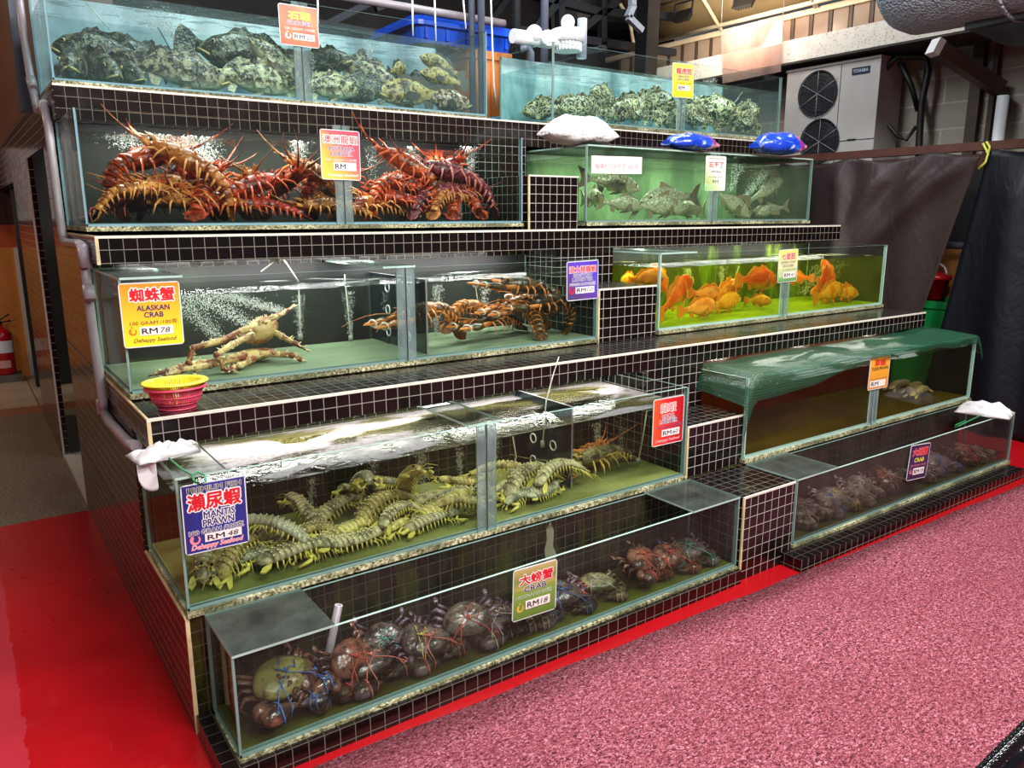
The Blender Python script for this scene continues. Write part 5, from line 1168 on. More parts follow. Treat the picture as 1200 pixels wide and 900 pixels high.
def pouch(u, v):
    p = lerp(PB[0], PB[1], u); d = (.09*math.sin(PI*min(1, u*1.25))**.8)*v
    return Vector((min(p.x, .43) - .012*math.sin(u*9)*v - .01*v, p.y - .01*v*math.sin(u*6), p.z - d)) - HN.location
pc.grid(pouch, 16, 10, 0, .0012); pc.build('net_pouch', [M_NETW], HN)
hand_net('white hand net bunched up on the far end of the hazy crab tank', [(1118, 483), (1127, 475), (1190, 484), (1183, 492)], (.402, .405, .405, .402), .13,
         [((1149, 487), .41), ((1136, 493), .39), ((1124, 499), .36), ((1119, 501), .35), ((1120, 498), .36), ((1132, 493), .385)], 9)
# green net thrown over the dim tank
gn = MB()
def gnet(u, v):
    x = lerp(3.035, 5.42, u)
    yv = [(0, 2.338, .70), (.12, 2.335, .80), (.2, 2.345, .838), (.45, 2.52, .846), (.75, 2.70, .852), (1.0, 2.92, .838)]
    for i in range(5):
        if v <= yv[i+1][0] + 1e-9:
            k = (v - yv[i][0])/(yv[i+1][0]-yv[i][0]); y = lerp(yv[i][1], yv[i+1][1], k); z = lerp(yv[i][2], yv[i+1][2], k); break
    hem = .5 + .5*math.sin(u*7 + 1) ; 
    if v < .2: z = lerp(.838, z, (.35 + .65*hem)*(1.0 - .7*u))
    e = max(0, (u - .97)/.03); z -= e*.13; e2 = max(0, (.025 - u)/.025); z -= e2*.16*(1 - .3*v)
    return (x, y - .006*math.sin(u*40)*(v < .2), z + .006*math.sin(u*19 + v*4) + .004*math.sin(u*43))
gn.grid(gnet, 90, 24, 0, .0015)
single('net_cover', gn, [m_strand('green_mesh', '#265a42')], 'green mesh net draped over the top of the dim far tank', 'net')
# sacks on the green tank
def sack(name, c, a, b, h, rot, mat, label, cat, pinch, seed, mats=None):
    rr = random.Random(seed); m = MB(); nu, nv = 26, 12
    ph = [rr.uniform(0, 6) for _ in range(8)]
    rings = []
    for i in range(nu+1):
        t = i/nu*2-1; k = (1 - abs(t)**2.6)**.6 if abs(t) < 1 else 0
        k = max(k, .12 if pinch else .25); ring = []
        for j in range(nv):
            an = 2*PI*j/nv; s = math.sin(an)
            w = 1 + .05*math.sin(t*7 + ph[0] + an*2) + .025*math.sin(t*17 + ph[1] + an*3)
            ring.append((t*a, math.cos(an)*b*max(k, .55)*w, h*k*w*(s if s > 0 else s*.5)))
        rings.append(ring)
    m.loft(rings, [min(len(mats)-1, max(0, 0 if i < nu*.70 else 1)) if mats and len(mats) > 1 else 0 for i in range(nu)])
    z0 = min(v.z for v in m.v); m.xf(lambda p: Vector((p.x, p.y, p.z - z0)))
    o = m.build(name, mats or [mat], None, c, (0, 0, R(rot))); return tag(o, label, cat)
SKW = NT('woven_sack'); _p = SKW.obj(); _b = SKW.bsdf(Base_Color=SKW.mix(SKW.noise(9, _p, 4), '#d9d8d8', '#f6f4f0'), Roughness=.6); SKW.set(_b, 'Normal', SKW.bump(SKW.noise(14, SKW.scalev(_p, (1, 2.2, 1)), 5), 1.0, .03)); M_SACK = SKW.done(_b)
def bagmat(name, a, b, c):
    t = NT(name); p = t.obj(); n = t.noise(9, t.scalev(p, (1, 1, 2)), 3, .5, .8)
    b_ = t.bsdf(Base_Color=t.ramp(n, [(.36, a), (.50, a), (.56, b), (.66, c)]), Roughness=.22); t.set(b_, 'Normal', t.bump(t.noise(18, p, 3), .6, .015)); return t.done(b_)
M_BAGB = bagmat('blue_foil_bag', '#1d3fc0', '#2a58d8', '#c8d4f0'); M_BAGP = bagmat('pink_foil_bag', '#8a3aa0', '#e06a90', '#f0a8b8')
ztop = 2.0005
sack('sack', (3.10, 3.70, ztop), .25, .13, .115, -4, M_SACK, 'small white woven sack lying on the near end of the green tank', 'sack', True, 3)
sack('packet', at(822, 176, z=ztop) + Vector((0, .09, 0)), .21, .10, .072, -3, None, 'blue and pink foil packet on the middle of the green tank', 'packet', False, 6, [M_BAGB, M_BAGP])
pk = sack('packet', at(925, 181, z=ztop) + Vector((0, .09, 0)), .22, .11, .10, -6, None, 'blue and pink foil packet on the far end of the green tank', 'packet', False, 11, [M_BAGB, M_BAGP])
# grey tube standing in the crab tank
tb = MB(); a, b = at(382.5, 779, y=2.24), at(397, 709, y=2.24)
n = 18; d = (b-a).normalized(); ux = d.cross(Vector((0, 1, 0))).normalized(); uy = d.cross(ux)
rg = lambda c, r: [c + ux*math.cos(2*PI*j/n)*r + uy*math.sin(2*PI*j/n)*r for j in range(n)]
tb.loft([rg(a, .013), rg(b, .013), rg(b, .0095), rg(a + d*.01, .0095)], [0, 1, 0], False); 
single('tube', tb, [M_GREYPVC, M_WHITEP], 'open grey plastic tube leaning in the near crab tank beside the lid', 'tube', a)
# pale plaster patch and thin stains on the low step
pl = MB(); pl.sheet([at(x, y, y=2.3585) for x, y in ((640, 661), (638, 645), (641, 632), (640, 620), (645, 612), (649, 622), (648, 640), (652, 650), (650, 659))], .002)
for i in range(len(pl.v)): pl.v[i] -= Vector((2.8, 3.2, 0))
pl.build('plaster_patch', [plain('plaster', '#a39a86', .8, var=.25)], stand)
# air hoses with stones, and bubbles
M_HOSE = m_glass('hose', '#e6e6e0', .7, '#e8e6de', 30); M_HOSEB = plain('black_hose', '#15161a', .4); M_STONE = plain('air_stone', '#8d8f86', .8)
def hose(pts, label, mat=None, r=.003):
    P = [at(px, py, y=y) for px, py, y in pts]; o = empty('air_hose', P[0]); tag(o, label, 'air hose', 'air hoses hanging into the tanks')
    m = MB(); m.tube([p - P[0] for p in P], r, 6); m.build('hose', [mat or M_HOSE], o)
    s = MB(); s.tube([P[-1] - P[0] + Vector((0, 0, .012)), P[-1] - P[0] - Vector((0, 0, .016))], .010, 10); s.build('air_stone', [M_STONE], o)
hose([(100, 2, 4.5), (125, 30, 4.5), (137, 47, 4.5)], 'white air hose slanting into the groupers at the near end')
hose([(185, 32, 4.55), (198, 55, 4.52), (207, 76, 4.5)], 'thin black hose curving down behind the cream grouper', M_HOSEB)
hose([(870, 108, 4.5), (863, 118, 4.5), (847, 130, 4.5)], 'white air hose slanting into the short top tank')
hose([(306, 318, 3.3), (330, 300, 3.4), (350, 330, 3.42), (352, 394, 3.42)], 'bent white air hose at the first bubble column behind the king crab')
hose([(404, 322, 3.4), (406, 345, 3.42), (411, 396, 3.42)], 'air hose at the second bubble column behind the king crab')
hose([(556, 322, 3.4), (558, 340, 3.42), (563, 372, 3.42)], 'white air hose above the clawed lobsters')
hose([(866, 312, 3.3), (862, 326, 3.3), (856, 342, 3.3)], 'white air hose slanting into the yellow tank', None, .004)
hose([(655, 418, 2.66), (648, 440, 2.66), (640, 470, 2.6), (636, 520, 2.7)], 'thin hose rising out of the mantis prawn tank to the ledge')
hose([(601, 512, 2.6), (605, 535, 2.62), (600, 552, 2.62)], 'curved pale hose just past the joint strip of the mantis prawn tank')
hose([(758, 482, 2.55), (753, 515, 2.55), (748, 540, 2.55)], 'yellowed air hose beside the red spiny lobster card')
M_BUB = NT('bubble'); _g = M_BUB.n('BsdfGlossy', None, Roughness=.1); _d = M_BUB.n('BsdfDiffuse', None, Color='#e4e8e4'); _t = M_BUB.n('BsdfTransparent')
M_BUB = M_BUB.done(M_BUB.n('MixShader', None, i0=.55, i1=_t.outputs[0], i2=M_BUB.n('MixShader', None, i0=.2, i1=_d.outputs[0], i2=_g.outputs[0]).outputs[0]))
OCT = [(1,0,0),(-1,0,0),(0,1,0),(0,-1,0),(0,0,1),(0,0,-1)]; OCF = [(0,2,4),(2,1,4),(1,3,4),(3,0,4),(2,0,5),(1,2,5),(3,1,5),(0,3,5)]
def bubbles(cols, label, seed):
    rr = random.Random(seed); m = MB()
    for px0, py0, px1, py1, y, n, w, r in cols:
        a, b = at(px0, py0, y=y), at(px1, py1, y=y)
        for k in range(n):
            t = rr.random(); p = lerp(a, b, t); s = w*(.45 + .75*t)
            p = p + Vector((rr.gauss(0, s), rr.gauss(0, s*.8), rr.gauss(0, .004)))
            p.z = min(p.z, max(a.z, b.z)); q = r*rr.uniform(.5, 1.3)
            m.add([p + Vector(v)*q for v in OCT], OCF, 0, True)
    c = sum(m.v, Vector())/len(m.v)
    return single('air_bubbles', m, [M_BUB], label, 'bubbles', c, 'air bubbles rising in the tanks', 'stuff')
bubbles([(352, 397, 350, 346, 3.42, 420, .012, .0020), (411, 397, 408, 342, 3.42, 420, .012, .0020), (458, 405, 453, 338, 3.4, 500, .014, .0020)], 'columns of fine bubbles rising behind the king crab', 1)
bubbles([(255, 395, 205, 345, 3.36, 1100, .035, .0020), (300, 385, 230, 345, 3.34, 1100, .04, .0022), (330, 365, 260, 345, 3.3, 1100, .04, .0022)], 'broad cloud of bubbles plunging behind the yellow card and the king crab', 2)
bubbles([(511, 392, 513, 333, 3.4, 520, .015, .0022), (566, 372, 569, 331, 3.4, 420, .015, .0022), (626, 372, 628, 328, 3.4, 620, .018, .0022)], 'columns of fine bubbles rising among the clawed lobsters', 3)
bubbles([(200, 200, 140, 158, 4.0, 1000, .05, .0022), (235, 190, 190, 158, 4.0, 1000, .05, .0022), (255, 205, 230, 160, 4.0, 1000, .04, .0026), (350, 225, 350, 165, 4.0, 900, .022, .0024)], 'cloud and column of bubbles over the near spiny lobsters', 4)
bubbles([(438, 235, 435, 172, 4.0, 260, .016, .0024), (483, 215, 482, 172, 4.0, 240, .018, .0024), (553, 200, 550, 172, 4.0, 400, .025, .0024)], 'thin bubble columns over the far spiny lobsters', 5)
bubbles([(364, 612, 366, 560, 2.84, 420, .010, .0016), (440, 580, 437, 540, 2.84, 300, .010, .0016), (497, 580, 493, 532, 2.80, 620, .016, .0016), (540, 560, 538, 525, 2.8, 300, .010, .0016), (580, 560, 582, 510, 2.78, 300, .010, .0016)], 'bubble columns rising behind the mantis prawns', 6)
bubbles([(658, 560, 655, 506, 2.70, 620, .012, .0017), (700, 520, 700, 496, 2.75, 320, .012, .0017), (728, 545, 728, 492, 2.7, 260, .014, .0017)], 'bubble columns beside the perforated partition of the mantis prawn tank', 7)
bubbles([(808, 335, 806, 314, 3.42, 260, .015, .0024), (846, 332, 846, 312, 3.42, 260, .016, .0024), (940, 345, 965, 310, 3.36, 900, .05, .0024), (965, 340, 988, 306, 3.36, 600, .03, .0024)], 'plume and columns of bubbles in the yellow tank', 8)
bubbles([(872, 232, 905, 196, 3.95, 700, .04, .0026), (855, 225, 868, 192, 3.95, 400, .03, .0026)], 'plume of bubbles over the far carp', 9)
bubbles([(230, 55, 150, 12, 4.55, 1100, .06, .0026), (432, 72, 432, 46, 4.5, 420, .022, .0028), (492, 90, 492, 56, 4.55, 420, .025, .0028), (200, 40, 190, 10, 4.6, 500, .05, .0028)], 'curtains of bubbles over the groupers in the long top tank', 10)
bubbles([(668, 112, 668, 84, 4.5, 420, .03, .0028), (708, 112, 706, 84, 4.55, 300, .03, .0028), (768, 122, 768, 88, 4.5, 320, .018, .0028), (838, 110, 830, 92, 4.4, 420, .03, .0028), (640, 110, 640, 80, 4.4, 200, .03, .0028)], 'curtains of bubbles in the short top tank', 11)
# woven chair back at the edge of the frame
ch = MB(); A = at(1158, 915, z=.42); Bq = at(1215, 858, z=.50); dr = (Bq - A)
for k in range(26):
    t = k/25*1.9 - .3; p = A + dr*t
    ch.tube([p + Vector((.035*math.cos(x), -.035*math.cos(x)*.5, .032*math.sin(x))) + dr*.012*x/PI for x in [2*PI*i/10 for i in range(11)]], .011, 6)
for s in (0, 1): ch.tube([A + dr*(-.35) + Vector((0, 0, -.02*s)), A + dr*1.7 + Vector((0, 0, -.02*s))], .028, 10)
D = A + dr*1.7; 
for e in (A - dr*.35, D): ch.tube([e, e + Vector((.03, -.06, -e.z + .0))], [.026, .018], 8)
for k in range(9): ch.tube([A - dr*.3 + Vector((.003*k, -.005*k, -.045*k - .03)), D + Vector((.003*k, -.005*k, -.045*k - .03))], .014, 6)
CHM = NT('shiny_wicker'); _p = CHM.obj(); _b = CHM.bsdf(Base_Color='#15151a', Roughness=.15); CHM.set(_b, 'Normal', CHM.bump(CHM.noise(60, _p), .3, .004)); M_WICK = CHM.done(_b)
single('wicker_chair', ch, [M_WICK], 'shiny black woven chair back just inside the corner of the carpet', 'chair', (A.x, A.y, 0))
# ------------------------------------------------------------------ the room and what stands behind the stand
M_BROWN = plain('brown_board', '#5e2f1d', .5, var=.2, scale=3); M_DARK = plain('dark_wall', '#1b1614', .8, var=.3, scale=2); M_ORANGE = plain('orange_paint', '#d98a3c', .6, var=.08); M_ORANGED = plain('deep_orange_paint', '#c8561e', .6, var=.1)
wl = MB(); x0, x1 = .445, .535
wl.box(x0, x1, 4.7505, 5.88, 1.95, 2.2, 0); wl.box(x0, x0 + .035, 5.88, 7.25, 0, 1.95, 0); wl.box(x0, x1, 5.88, 7.25, 1.95, 2.2, 0); wl.box(x0, x1, 7.25, 9.3, 1.86, 2.2, 0)
wl.box(x0 + .02, x1 + .3, 4.7505, 9.3, 2.2, 4.98, 1); wl.box(.98, 1.02, 4.7505, 5.90, 0, 1.95, 2); wl.box(1.3, 1.34, 7.2, 9.3, 0, 1.86, 2)  # black boards stand in for the dark interior behind the openings
tag(wl.build('wall_left', [T_SIDE, M_BROWN, plain('black_void', '#050506', .9, var=0)]), kind='structure')
tag(MB().box(.447, .98, 4.752, 5.878, .0005, .03).build('trim_1', [plain('white_sill', '#cfcac2', .4, var=.1)]), kind='structure')
wb = MB(); wb.box(-5, 1.3, 9.3, 9.4, 0, 1.30, 0); wb.box(-5, 1.3, 9.3, 9.4, 1.30, 1.52, 1); wb.box(-5, 1.3, 9.3, 9.4, 1.52, 4.98, 2)
tag(wb.build('wall_back', [M_ORANGE, M_ORANGED, plain('brown_wall', '#4a2618', .6, var=.2)]), kind='structure')
tag(MB().box(.5, 9, 8.6, 8.7, 0, 4.98).build('wall_rear', [M_DARK]), kind='structure')
tag(MB().box(.99, 5.6, 4.76, 6.2, 0, 2.165).build('trim_2', [M_DARK]), kind='structure')
def roofmat():
    t = NT('roof_sheet'); p = t.pos(); w_ = t.n('TexWave', {'bands_direction': 'X'}, Vector=p, Scale=2.2).outputs[0]
    b = t.bsdf(Base_Color=t.mix(t.noise(1.5, p, 3), '#4a463f', '#6a655c'), Roughness=.7); t.set(b, 'Normal', t.bump(w_, .6, .02)); return t.done(b)
tag(MB().box(-6, 9.5, -6, 9.4, 4.98, 5.06).build('ceiling', [roofmat()]), kind='structure')
tag(MB().box(.441, .452, 5.872, 5.884, 0, 1.95).build('trim_6', [M_TRIM]), kind='structure')
# posts on the left, poster board, extinguisher
M_STEEL = plain('steel_blue_grey', '#3d4354', .4, .3, var=.25, scale=10); M_DSTEEL = plain('dark_steel', '#20242c', .45, .4, var=.2)
a, b = at(28, 118, x=.42), at(12, -10, x=.42)
single('post', MB().box(.40, .46, a.y - .06, a.y + .06, a.z - .06, 4.97), [M_STEEL], 'blue-grey steel post standing on the tiled wall at the upper edge', 'post', (.43, a.y, a.z))
tag(MB().box(-.6, .30, 9.27, 9.2998, 1.56, 2.25).build('notice_board', [M_WHITEP]), 'white board fixed to the far wall above the fire extinguisher', 'board')
single('door_frame', MB().box(.34, .40, 9.26, 9.299, 1.53, 2.6), [M_BROWN], 'brown timber upright beside the white board on the far wall', 'timber')
single('wall_tile_strip', MB().box(.50, .62, 9.28, 9.299, 0, 1.30), [M_WHITEP], 'white tiled strip down the far orange wall', 'tiles')
cb = single('curb', MB().box(-.8, .42, 9.02, 9.25, .0, .07), [plain('concrete', '#6a625a', .8, var=.2, bump=.3)], 'low concrete curb under the fire extinguisher', 'curb')
fx = at(8, 442, y=9.1); ex = empty('fire_extinguisher', (fx.x, 9.12, .0705)); tag(ex, 'red fire extinguisher standing before the orange wall', 'fire extinguisher')
M_FRED = plain('extinguisher_red', '#b3121c', .25, var=.05)
def lathe(m, prof, n=20, mi=0, c=(0, 0, 0)): m.loft([[(c[0] + math.cos(2*PI*j/n)*r, c[1] + math.sin(2*PI*j/n)*r, c[2] + z) for j in range(n)] for r, z in prof], mi)
eb = MB(); lathe(eb, [(.115, 0), (.13, .02), (.13, .50), (.12, .56), (.07, .61), (.035, .63), (.035, .67)]); eb.build('cylinder_body', [M_FRED], ex)
el = MB(); el.loft([[(math.cos(R(a))*.1312, math.sin(R(a))*.1312, z) for a in range(-120, -20, 10)] for z in (.30, .46)], 0, False, True, False); el.build('paper_label', [M_WHITEP], ex)
el = MB(); el.loft([[(math.cos(R(a))*.1312, math.sin(R(a))*.1312, z) for a in range(-150, -50, 10)] for z in (.10, .20)], 0, False, True, False); el.build('paper_label', [plain('label_red_white', '#d8a0a0', .4)], ex)
ev = MB(); ev.tube([(0, 0, .66), (0, 0, .71)], .03, 10); ev.tube([(-.02, 0, .71), (.06, 0, .76), (.13, 0, .80)], .011, 6); ev.tube([(-.02, 0, .69), (.07, 0, .70), (.13, 0, .71)], .010, 6); ev.build('valve_handle', [M_BLACK], ex)
eh = MB(); eh.tube([(-.02, -.03, .68), (-.12, -.06, .66), (-.15, -.06, .50), (-.14, -.05, .25)], .014, 8); eh.build('hose', [M_BLACK], ex); ex.scale = (.74, .74, .74)

# tubs, crates and pipes behind the top tanks
def tub(name, x0, x1, y0, y1, z0, z1, mat, label, cat, taper=.06, lip=.03, group=None):
    m = MB(); cx, cy = (x0+x1)/2, (y0+y1)/2
    def rr(k, z, e=0):
        hx, hy = (x1-x0)/2*k + e, (y1-y0)/2*k + e; r = min(hx, hy)*.2; P = []
        for sx, sy, a in ((1, -1, -90), (1, 1, 0), (-1, 1, 90), (-1, -1, 180)):
            for q in range(4): b = R(a + 30*q); P.append((cx + sx*(hx-r) + r*math.cos(b), cy + sy*(hy-r) + r*math.sin(b), z))
        return P
    m.loft([rr(1-taper, z0), rr(1, z1-.06), rr(1, z1-.06, lip), rr(1, z1-.03, lip), rr(1, z1-.03, lip*.6), rr(1, z1, lip*.6), rr(.96, z1, 0), rr(.93 - taper*.5, z0+.02)], 0, True, False)
    for k in range(5):
        xx = lerp(x0, x1, (k+.5)/5); m.box(xx-.012, xx+.012, y0 - .004, y0+.02, lerp(z0, z1, .15), z1-.065)
    return single(name, m, [mat], label, cat, (cx, cy, z0), group)
p0, p1 = at(487, 17, y=5.2), at(604, 32, y=5.2); ob = at(590, 62, y=5.2)
tub('storage_tub', p0.x, p1.x, 5.2, 5.9, ob.z + .002, p0.z, plain('blue_plastic', '#1450d2', .35, var=.1), 'big blue plastic tub behind the long top tank', 'tub')
tub('crate', 3.3, p1.x - .02, 5.2, 5.85, 2.1655, ob.z - .002, plain('orange_plastic', '#c87a3c', .4, var=.1), 'orange plastic crate under the blue tub', 'crate', .02, .012)
bx = at(585, 143, y=4.95); bm = MB(); lathe(bm, [(.07, 0), (.085, .12), (.09, .12), (.09, .13), (.08, .13), (.066, .01)], 20, 0, (bx.x, 4.95, 2.1655)); single('bucket', bm, [plain('cyan_plastic', '#1d9ad6', .35)], 'small cyan bucket between the two top tanks', 'bucket', (bx.x, 4.95, 2.1655))
def vpipe(px, y, r, mat, label, z0=2.1655, z1=4.97, name='pipe'):
    p = at(px, 30, y=y); m = MB(); m.tube([(p.x, y, z0), (p.x, y, z1)], r, 14)
    return single(name, m, [mat], label, 'pipe', (p.x, y, z0)), p
M_DPVC = plain('slate_pvc', '#5a6070', .35, var=.12)
vpipe(553, 5.06, .024, M_DPVC, 'left one of a close pair of slate grey uprights behind the blue tub')
vpipe(564, 5.00, .026, M_DPVC, 'right one of a close pair of slate grey uprights before the blue tub')
vpipe(638, 5.0, .030, M_DPVC, 'single slate grey upright behind the near end of the short top tank')
o, p = vpipe(605, 4.98, .032, plain('taped_pipe', '#17181c', .5, var=.3, scale=30), 'black taped upright with a grey elbow between the two top tanks')
m = MB(); m.tube([(.02, 0, .62), (.10, 0, .66), (.13, 0, .62), (.13, 0, .30)], .030, 12); m.build('elbow', [M_DPVC], o, None)
ha, hb = at(462, 1, y=5.02), at(604, 33, y=5.02)
hm = MB(); hm.tube([(ha.x - .6, 5.12, ha.z), (hb.x - .03, 5.12, ha.z)], .028, 12); single('pipe', hm, [M_GREYPVC], 'level grey pipe running along in front of the blue tub top', 'pipe', (ha.x, 5.12, ha.z))
# white filter on the short top tank
fc = at(665, 58, y=4.45); fr = empty('filter_canister', (fc.x, 4.45, 2.70)); tag(fr, 'white filter canister with a ribbed rim and ball top on the short top tank', 'filter')
m = MB(); lathe(m, [(.085, 0), (.09, .02), (.09, .06), (.115, .06), (.115, .135), (.10, .14), (.03, .15)], 28)
for k in range(24): a = 2*PI*k/24; m.bar((math.cos(a)*.091, math.sin(a)*.091, 0), (math.cos(a)*.091, math.sin(a)*.091, .06), .010)
m.build('canister', [M_WHITEP], fr)
m = MB(); m.ell((0, 0, .185), (.048, .048, .05), 16, 10); m.tube([(0, 0, .14), (0, 0, .17)], .03, 12); m.build('ball_cap', [M_WHITEP], fr)
m = MB(); m.tube([(-.46, 0, .045), (-.15, 0, .045)], .045, 16); m.ell((-.30, -.02, .075), (.055, .055, .055), 14, 9); m.tube([(-.15, 0, .045), (-.08, 0, .045)], .03, 12); m.tube([(-.22, -.02, .05), (-.22, -.075, .05)], .05, 16); m.build('inlet_tube', [M_WHITEP], fr)
m = MB(); m.tube([(.17, .05, -.02), (.17, .05, .24)], .035, 14); m.build('outlet_pipe', [plain('pale_grey_pvc', '#9aa0b2', .3)], fr)
for xx in (-.40, .05): MB().box(xx, xx + .012, -.33, .27, -.034, -.002).build('support_bar', [M_GLASSC], fr)
# trusses
def bars(name, segs, w, mat, label, cat, group=None):
    m = MB()
    for (ax, ay, bx_, by, y) in segs:
        m.bar(at(ax, ay, y=y), at(bx_, by, y=y), w)
    c = sum(m.v, Vector())/len(m.v); return single(name, m, [mat], label, cat, c, group)
bars('roof_truss', [(656, -30, 656, 60, 6.3), (706, -30, 706, 62, 6.3), (600, 35, 790, 62, 6.3), (668, 45, 724, 0, 6.3), (700, 14, 600, -12, 6.3), (620, 40, 660, -5, 6.3), (700, 14, 790, 20, 6.3)], .07, M_DSTEEL, 'dark steel roof truss behind the short top tank', 'truss')
bars('roof_truss', [(300, -40, 545, 24, 7.2), (440, 10, 560, -30, 7.2), (560, 45, 600, -10, 7.2), (380, 30, 450, -5, 7.2), (330, 20, 560, 60, 7.2)], .06, M_DSTEEL, 'dark steel roof truss behind the long top tank', 'truss')
bars('ceiling_panel', [(660, 2, 735, 8, 8.0)], .5, plain('grey_panel', '#5f5d5c', .7), 'grey ceiling panel above the far truss', 'panel')
bars('post', [(762, -40, 741, 418, 6.0)], .16, plain('black_post', '#0d0e12', .5), 'black post between the truss and the amber awning', 'post')
bars('downspout', [(741, -60, 741, 8, 5.8), (742, 6, 736, 20, 5.8), (736, 20, 752, 36, 5.8)], .055, plain('pale_steel', '#9298a6', .4), 'pale grey downspout elbow in front of the truss', 'pipe')
for i, (pts, lab) in enumerate(([[(372, -10, 4.9), (373, 28, 4.9)], 'thin white cord hanging behind the red-orange card'], [[(483, -10, 4.9), (484, 42, 4.9)], 'thin white cord hanging before the left part of the blue tub'], [[(509, -10, 4.9), (511, 48, 4.9)], 'thin white cord hanging before the middle of the blue tub'], [[(542, -10, 4.9), (546, 34, 4.9)], 'thin white cord hanging beside the pair of uprights'], [[(575, -10, 4.86), (577, 50, 4.86), (579, 100, 4.86), (583, 128, 4.86)], 'long white cord hanging down past the orange crate'])):
    P = [at(*q[:2], y=q[2]) for q in pts]; m = MB(); m.tube(P, .006, 6); single('cord', m, [M_WHITEP], lab, 'cord', P[0], 'cords hanging behind the top tanks')

# ---- right-hand side: rail with tarpaulins, wall, air conditioner, beam, louvres
def blocks():
    t = NT('concrete_block'); p = t.pos(); v = t.n('CombineXYZ', None, i0=t.n('SeparateXYZ', None, i0=p).outputs[1], i1=t.n('SeparateXYZ', None, i0=p).outputs[2])
    br = t.n('TexBrick', None, Vector=v, Color1='#8c8379', Color2='#9a9086', Mortar='#b0a79c', Scale=1.0, Mortar_Size=.008, Brick_Width=.42, Row_Height=.21)
    b = t.bsdf(Base_Color=t.mix(t.math('MULTIPLY', t.noise(60, p, 3), .5), br.outputs[0], '#5d554d'), Roughness=.9); t.set(b, 'Normal', t.bump(t.noise(90, p, 3), .5, .004)); return t.done(b)
M_BLK = blocks()
tag(MB().box(7.0, 7.15, -3, 8.6, 0, 3.0).build('wall_right', [M_BLK]), kind='structure')
M_PIL = plain('brown_pilaster', '#3a2a22', .7, var=.2)
for a_, b_, lab in ((1136, 1149, 'wide dark brown upright on the block wall'), (1160, 1166, 'narrow dark brown upright beside the white pipe on the block wall')):
    y1, y0 = at(a_, 120, x=6.97).y, at(b_, 120, x=6.97).y
    single('wall_batten', MB().box(6.94, 6.999, y0, y1, 0, 2.96), [M_PIL], lab, 'batten', (6.97, (y0+y1)/2, 0))
def terr():
    t = NT('terrazzo'); p = t.pos(); v = t.vor(45, p).outputs['Distance']; n = t.noise(14, p, 4)
    c = t.mix(t.n('MapRange', None, i0=v, i1=.15, i2=.32, i3=.8, i4=0.0).outputs[0], '#d6cdc2', '#6b6259'); c = t.mix(t.n('MapRange', None, i0=n, i1=.3, i2=.55, i3=1.0, i4=0.0).outputs[0], c, '#e0d8cc')
    return t.done(t.bsdf(Base_Color=c, Roughness=.6))
tag(MB().box(6.5, 7.15, -3, 8.6, 2.972, 3.165).build('trim_3', [terr()]), kind='structure')
tag(MB().box(6.505, 7.0, -3, 8.6, 2.955, 2.9715).build('trim_4', [plain('soffit', '#3a342f', .8)]), kind='structure')
# louvre window above the beam
def frost():
    t = NT('louvre_glass'); p = t.obj(); tr = t.n('BsdfTranslucent', None, Color='#c9a98c'); d = t.bsdf(Base_Color=t.mix(t.noise(3, p, 2), '#a08572', '#d9c2ac'), Roughness=.25)
    return t.done(t.n('MixShader', None, i0=.45, i1=d.outputs[0], i2=tr.outputs[0]))
wn = MB(); yy = 2.2; k = 0
WX = 6.80
while yy < 7.4:
    wn.box(WX, WX + .012, yy, yy + .15, 3.17, 3.42, 0); wn.box(WX - .01, WX + .03, yy + .155, yy + .185, 3.166, 3.42, 1)
    yy += .20; k += 1
wn.box(WX - .03, WX + .05, 2.0, 7.6, 3.42, 3.47, 2)
tag(wn.build('window_1', [frost(), plain('louvre_frame', '#4a3a30', .5), plain('cream_rail', '#c9b79a', .5)]), kind='structure')
# amber awning over it
aw = empty('awning', (6.8, 5, 3.47)); tag(aw, 'amber awning on cream tube frame over the louvre windows', 'awning')
AW0, AW1 = Vector((6.78, 0, 3.50)), Vector((5.55, 0, 4.72))
def awp(y, t): p = lerp(AW0, AW1, t); return Vector((p.x, y, p.z)) - Vector((6.8, 5, 3.47))
m = MB(); m.grid(lambda u, v: awp(lerp(2.0, 6.9, u), v), 10, 6, 0, .01); t_ = NT('amber_sheet'); _n = t_.noise(2, t_.pos(), 3); m.build('sheet', [t_.done(t_.n('MixShader', None, i0=.35, i1=t_.bsdf(Base_Color=t_.mix(_n, '#7a6a50', '#a08c66'), Roughness=.6).outputs[0], i2=t_.n('BsdfTranslucent', None, Color='#d8bc84').outputs[0]))], aw)
M_CRM = plain('cream_tube', '#cdbfa4', .45, var=.1)
off = Vector((-.03, 0, -.035))
for t in (.03, .26, .48, .72):
    m = MB(); m.tube([awp(2.0, t) + off, awp(6.95, t) + off], .022, 8); m.build('purlin', [M_CRM], aw)
for y in (3.4, 4.7, 5.8, 6.85):
    m = MB(); m.tube([awp(y, 0) + off, awp(y + .12, .95) + off], .02, 8); m.build('rafter', [M_CRM], aw)
m = MB(); a_ = awp(6.85, .26) + off; m.tube([a_, a_ + Vector((.12, .0, -.42))], .02, 8); m.build('strut', [M_CRM], aw)
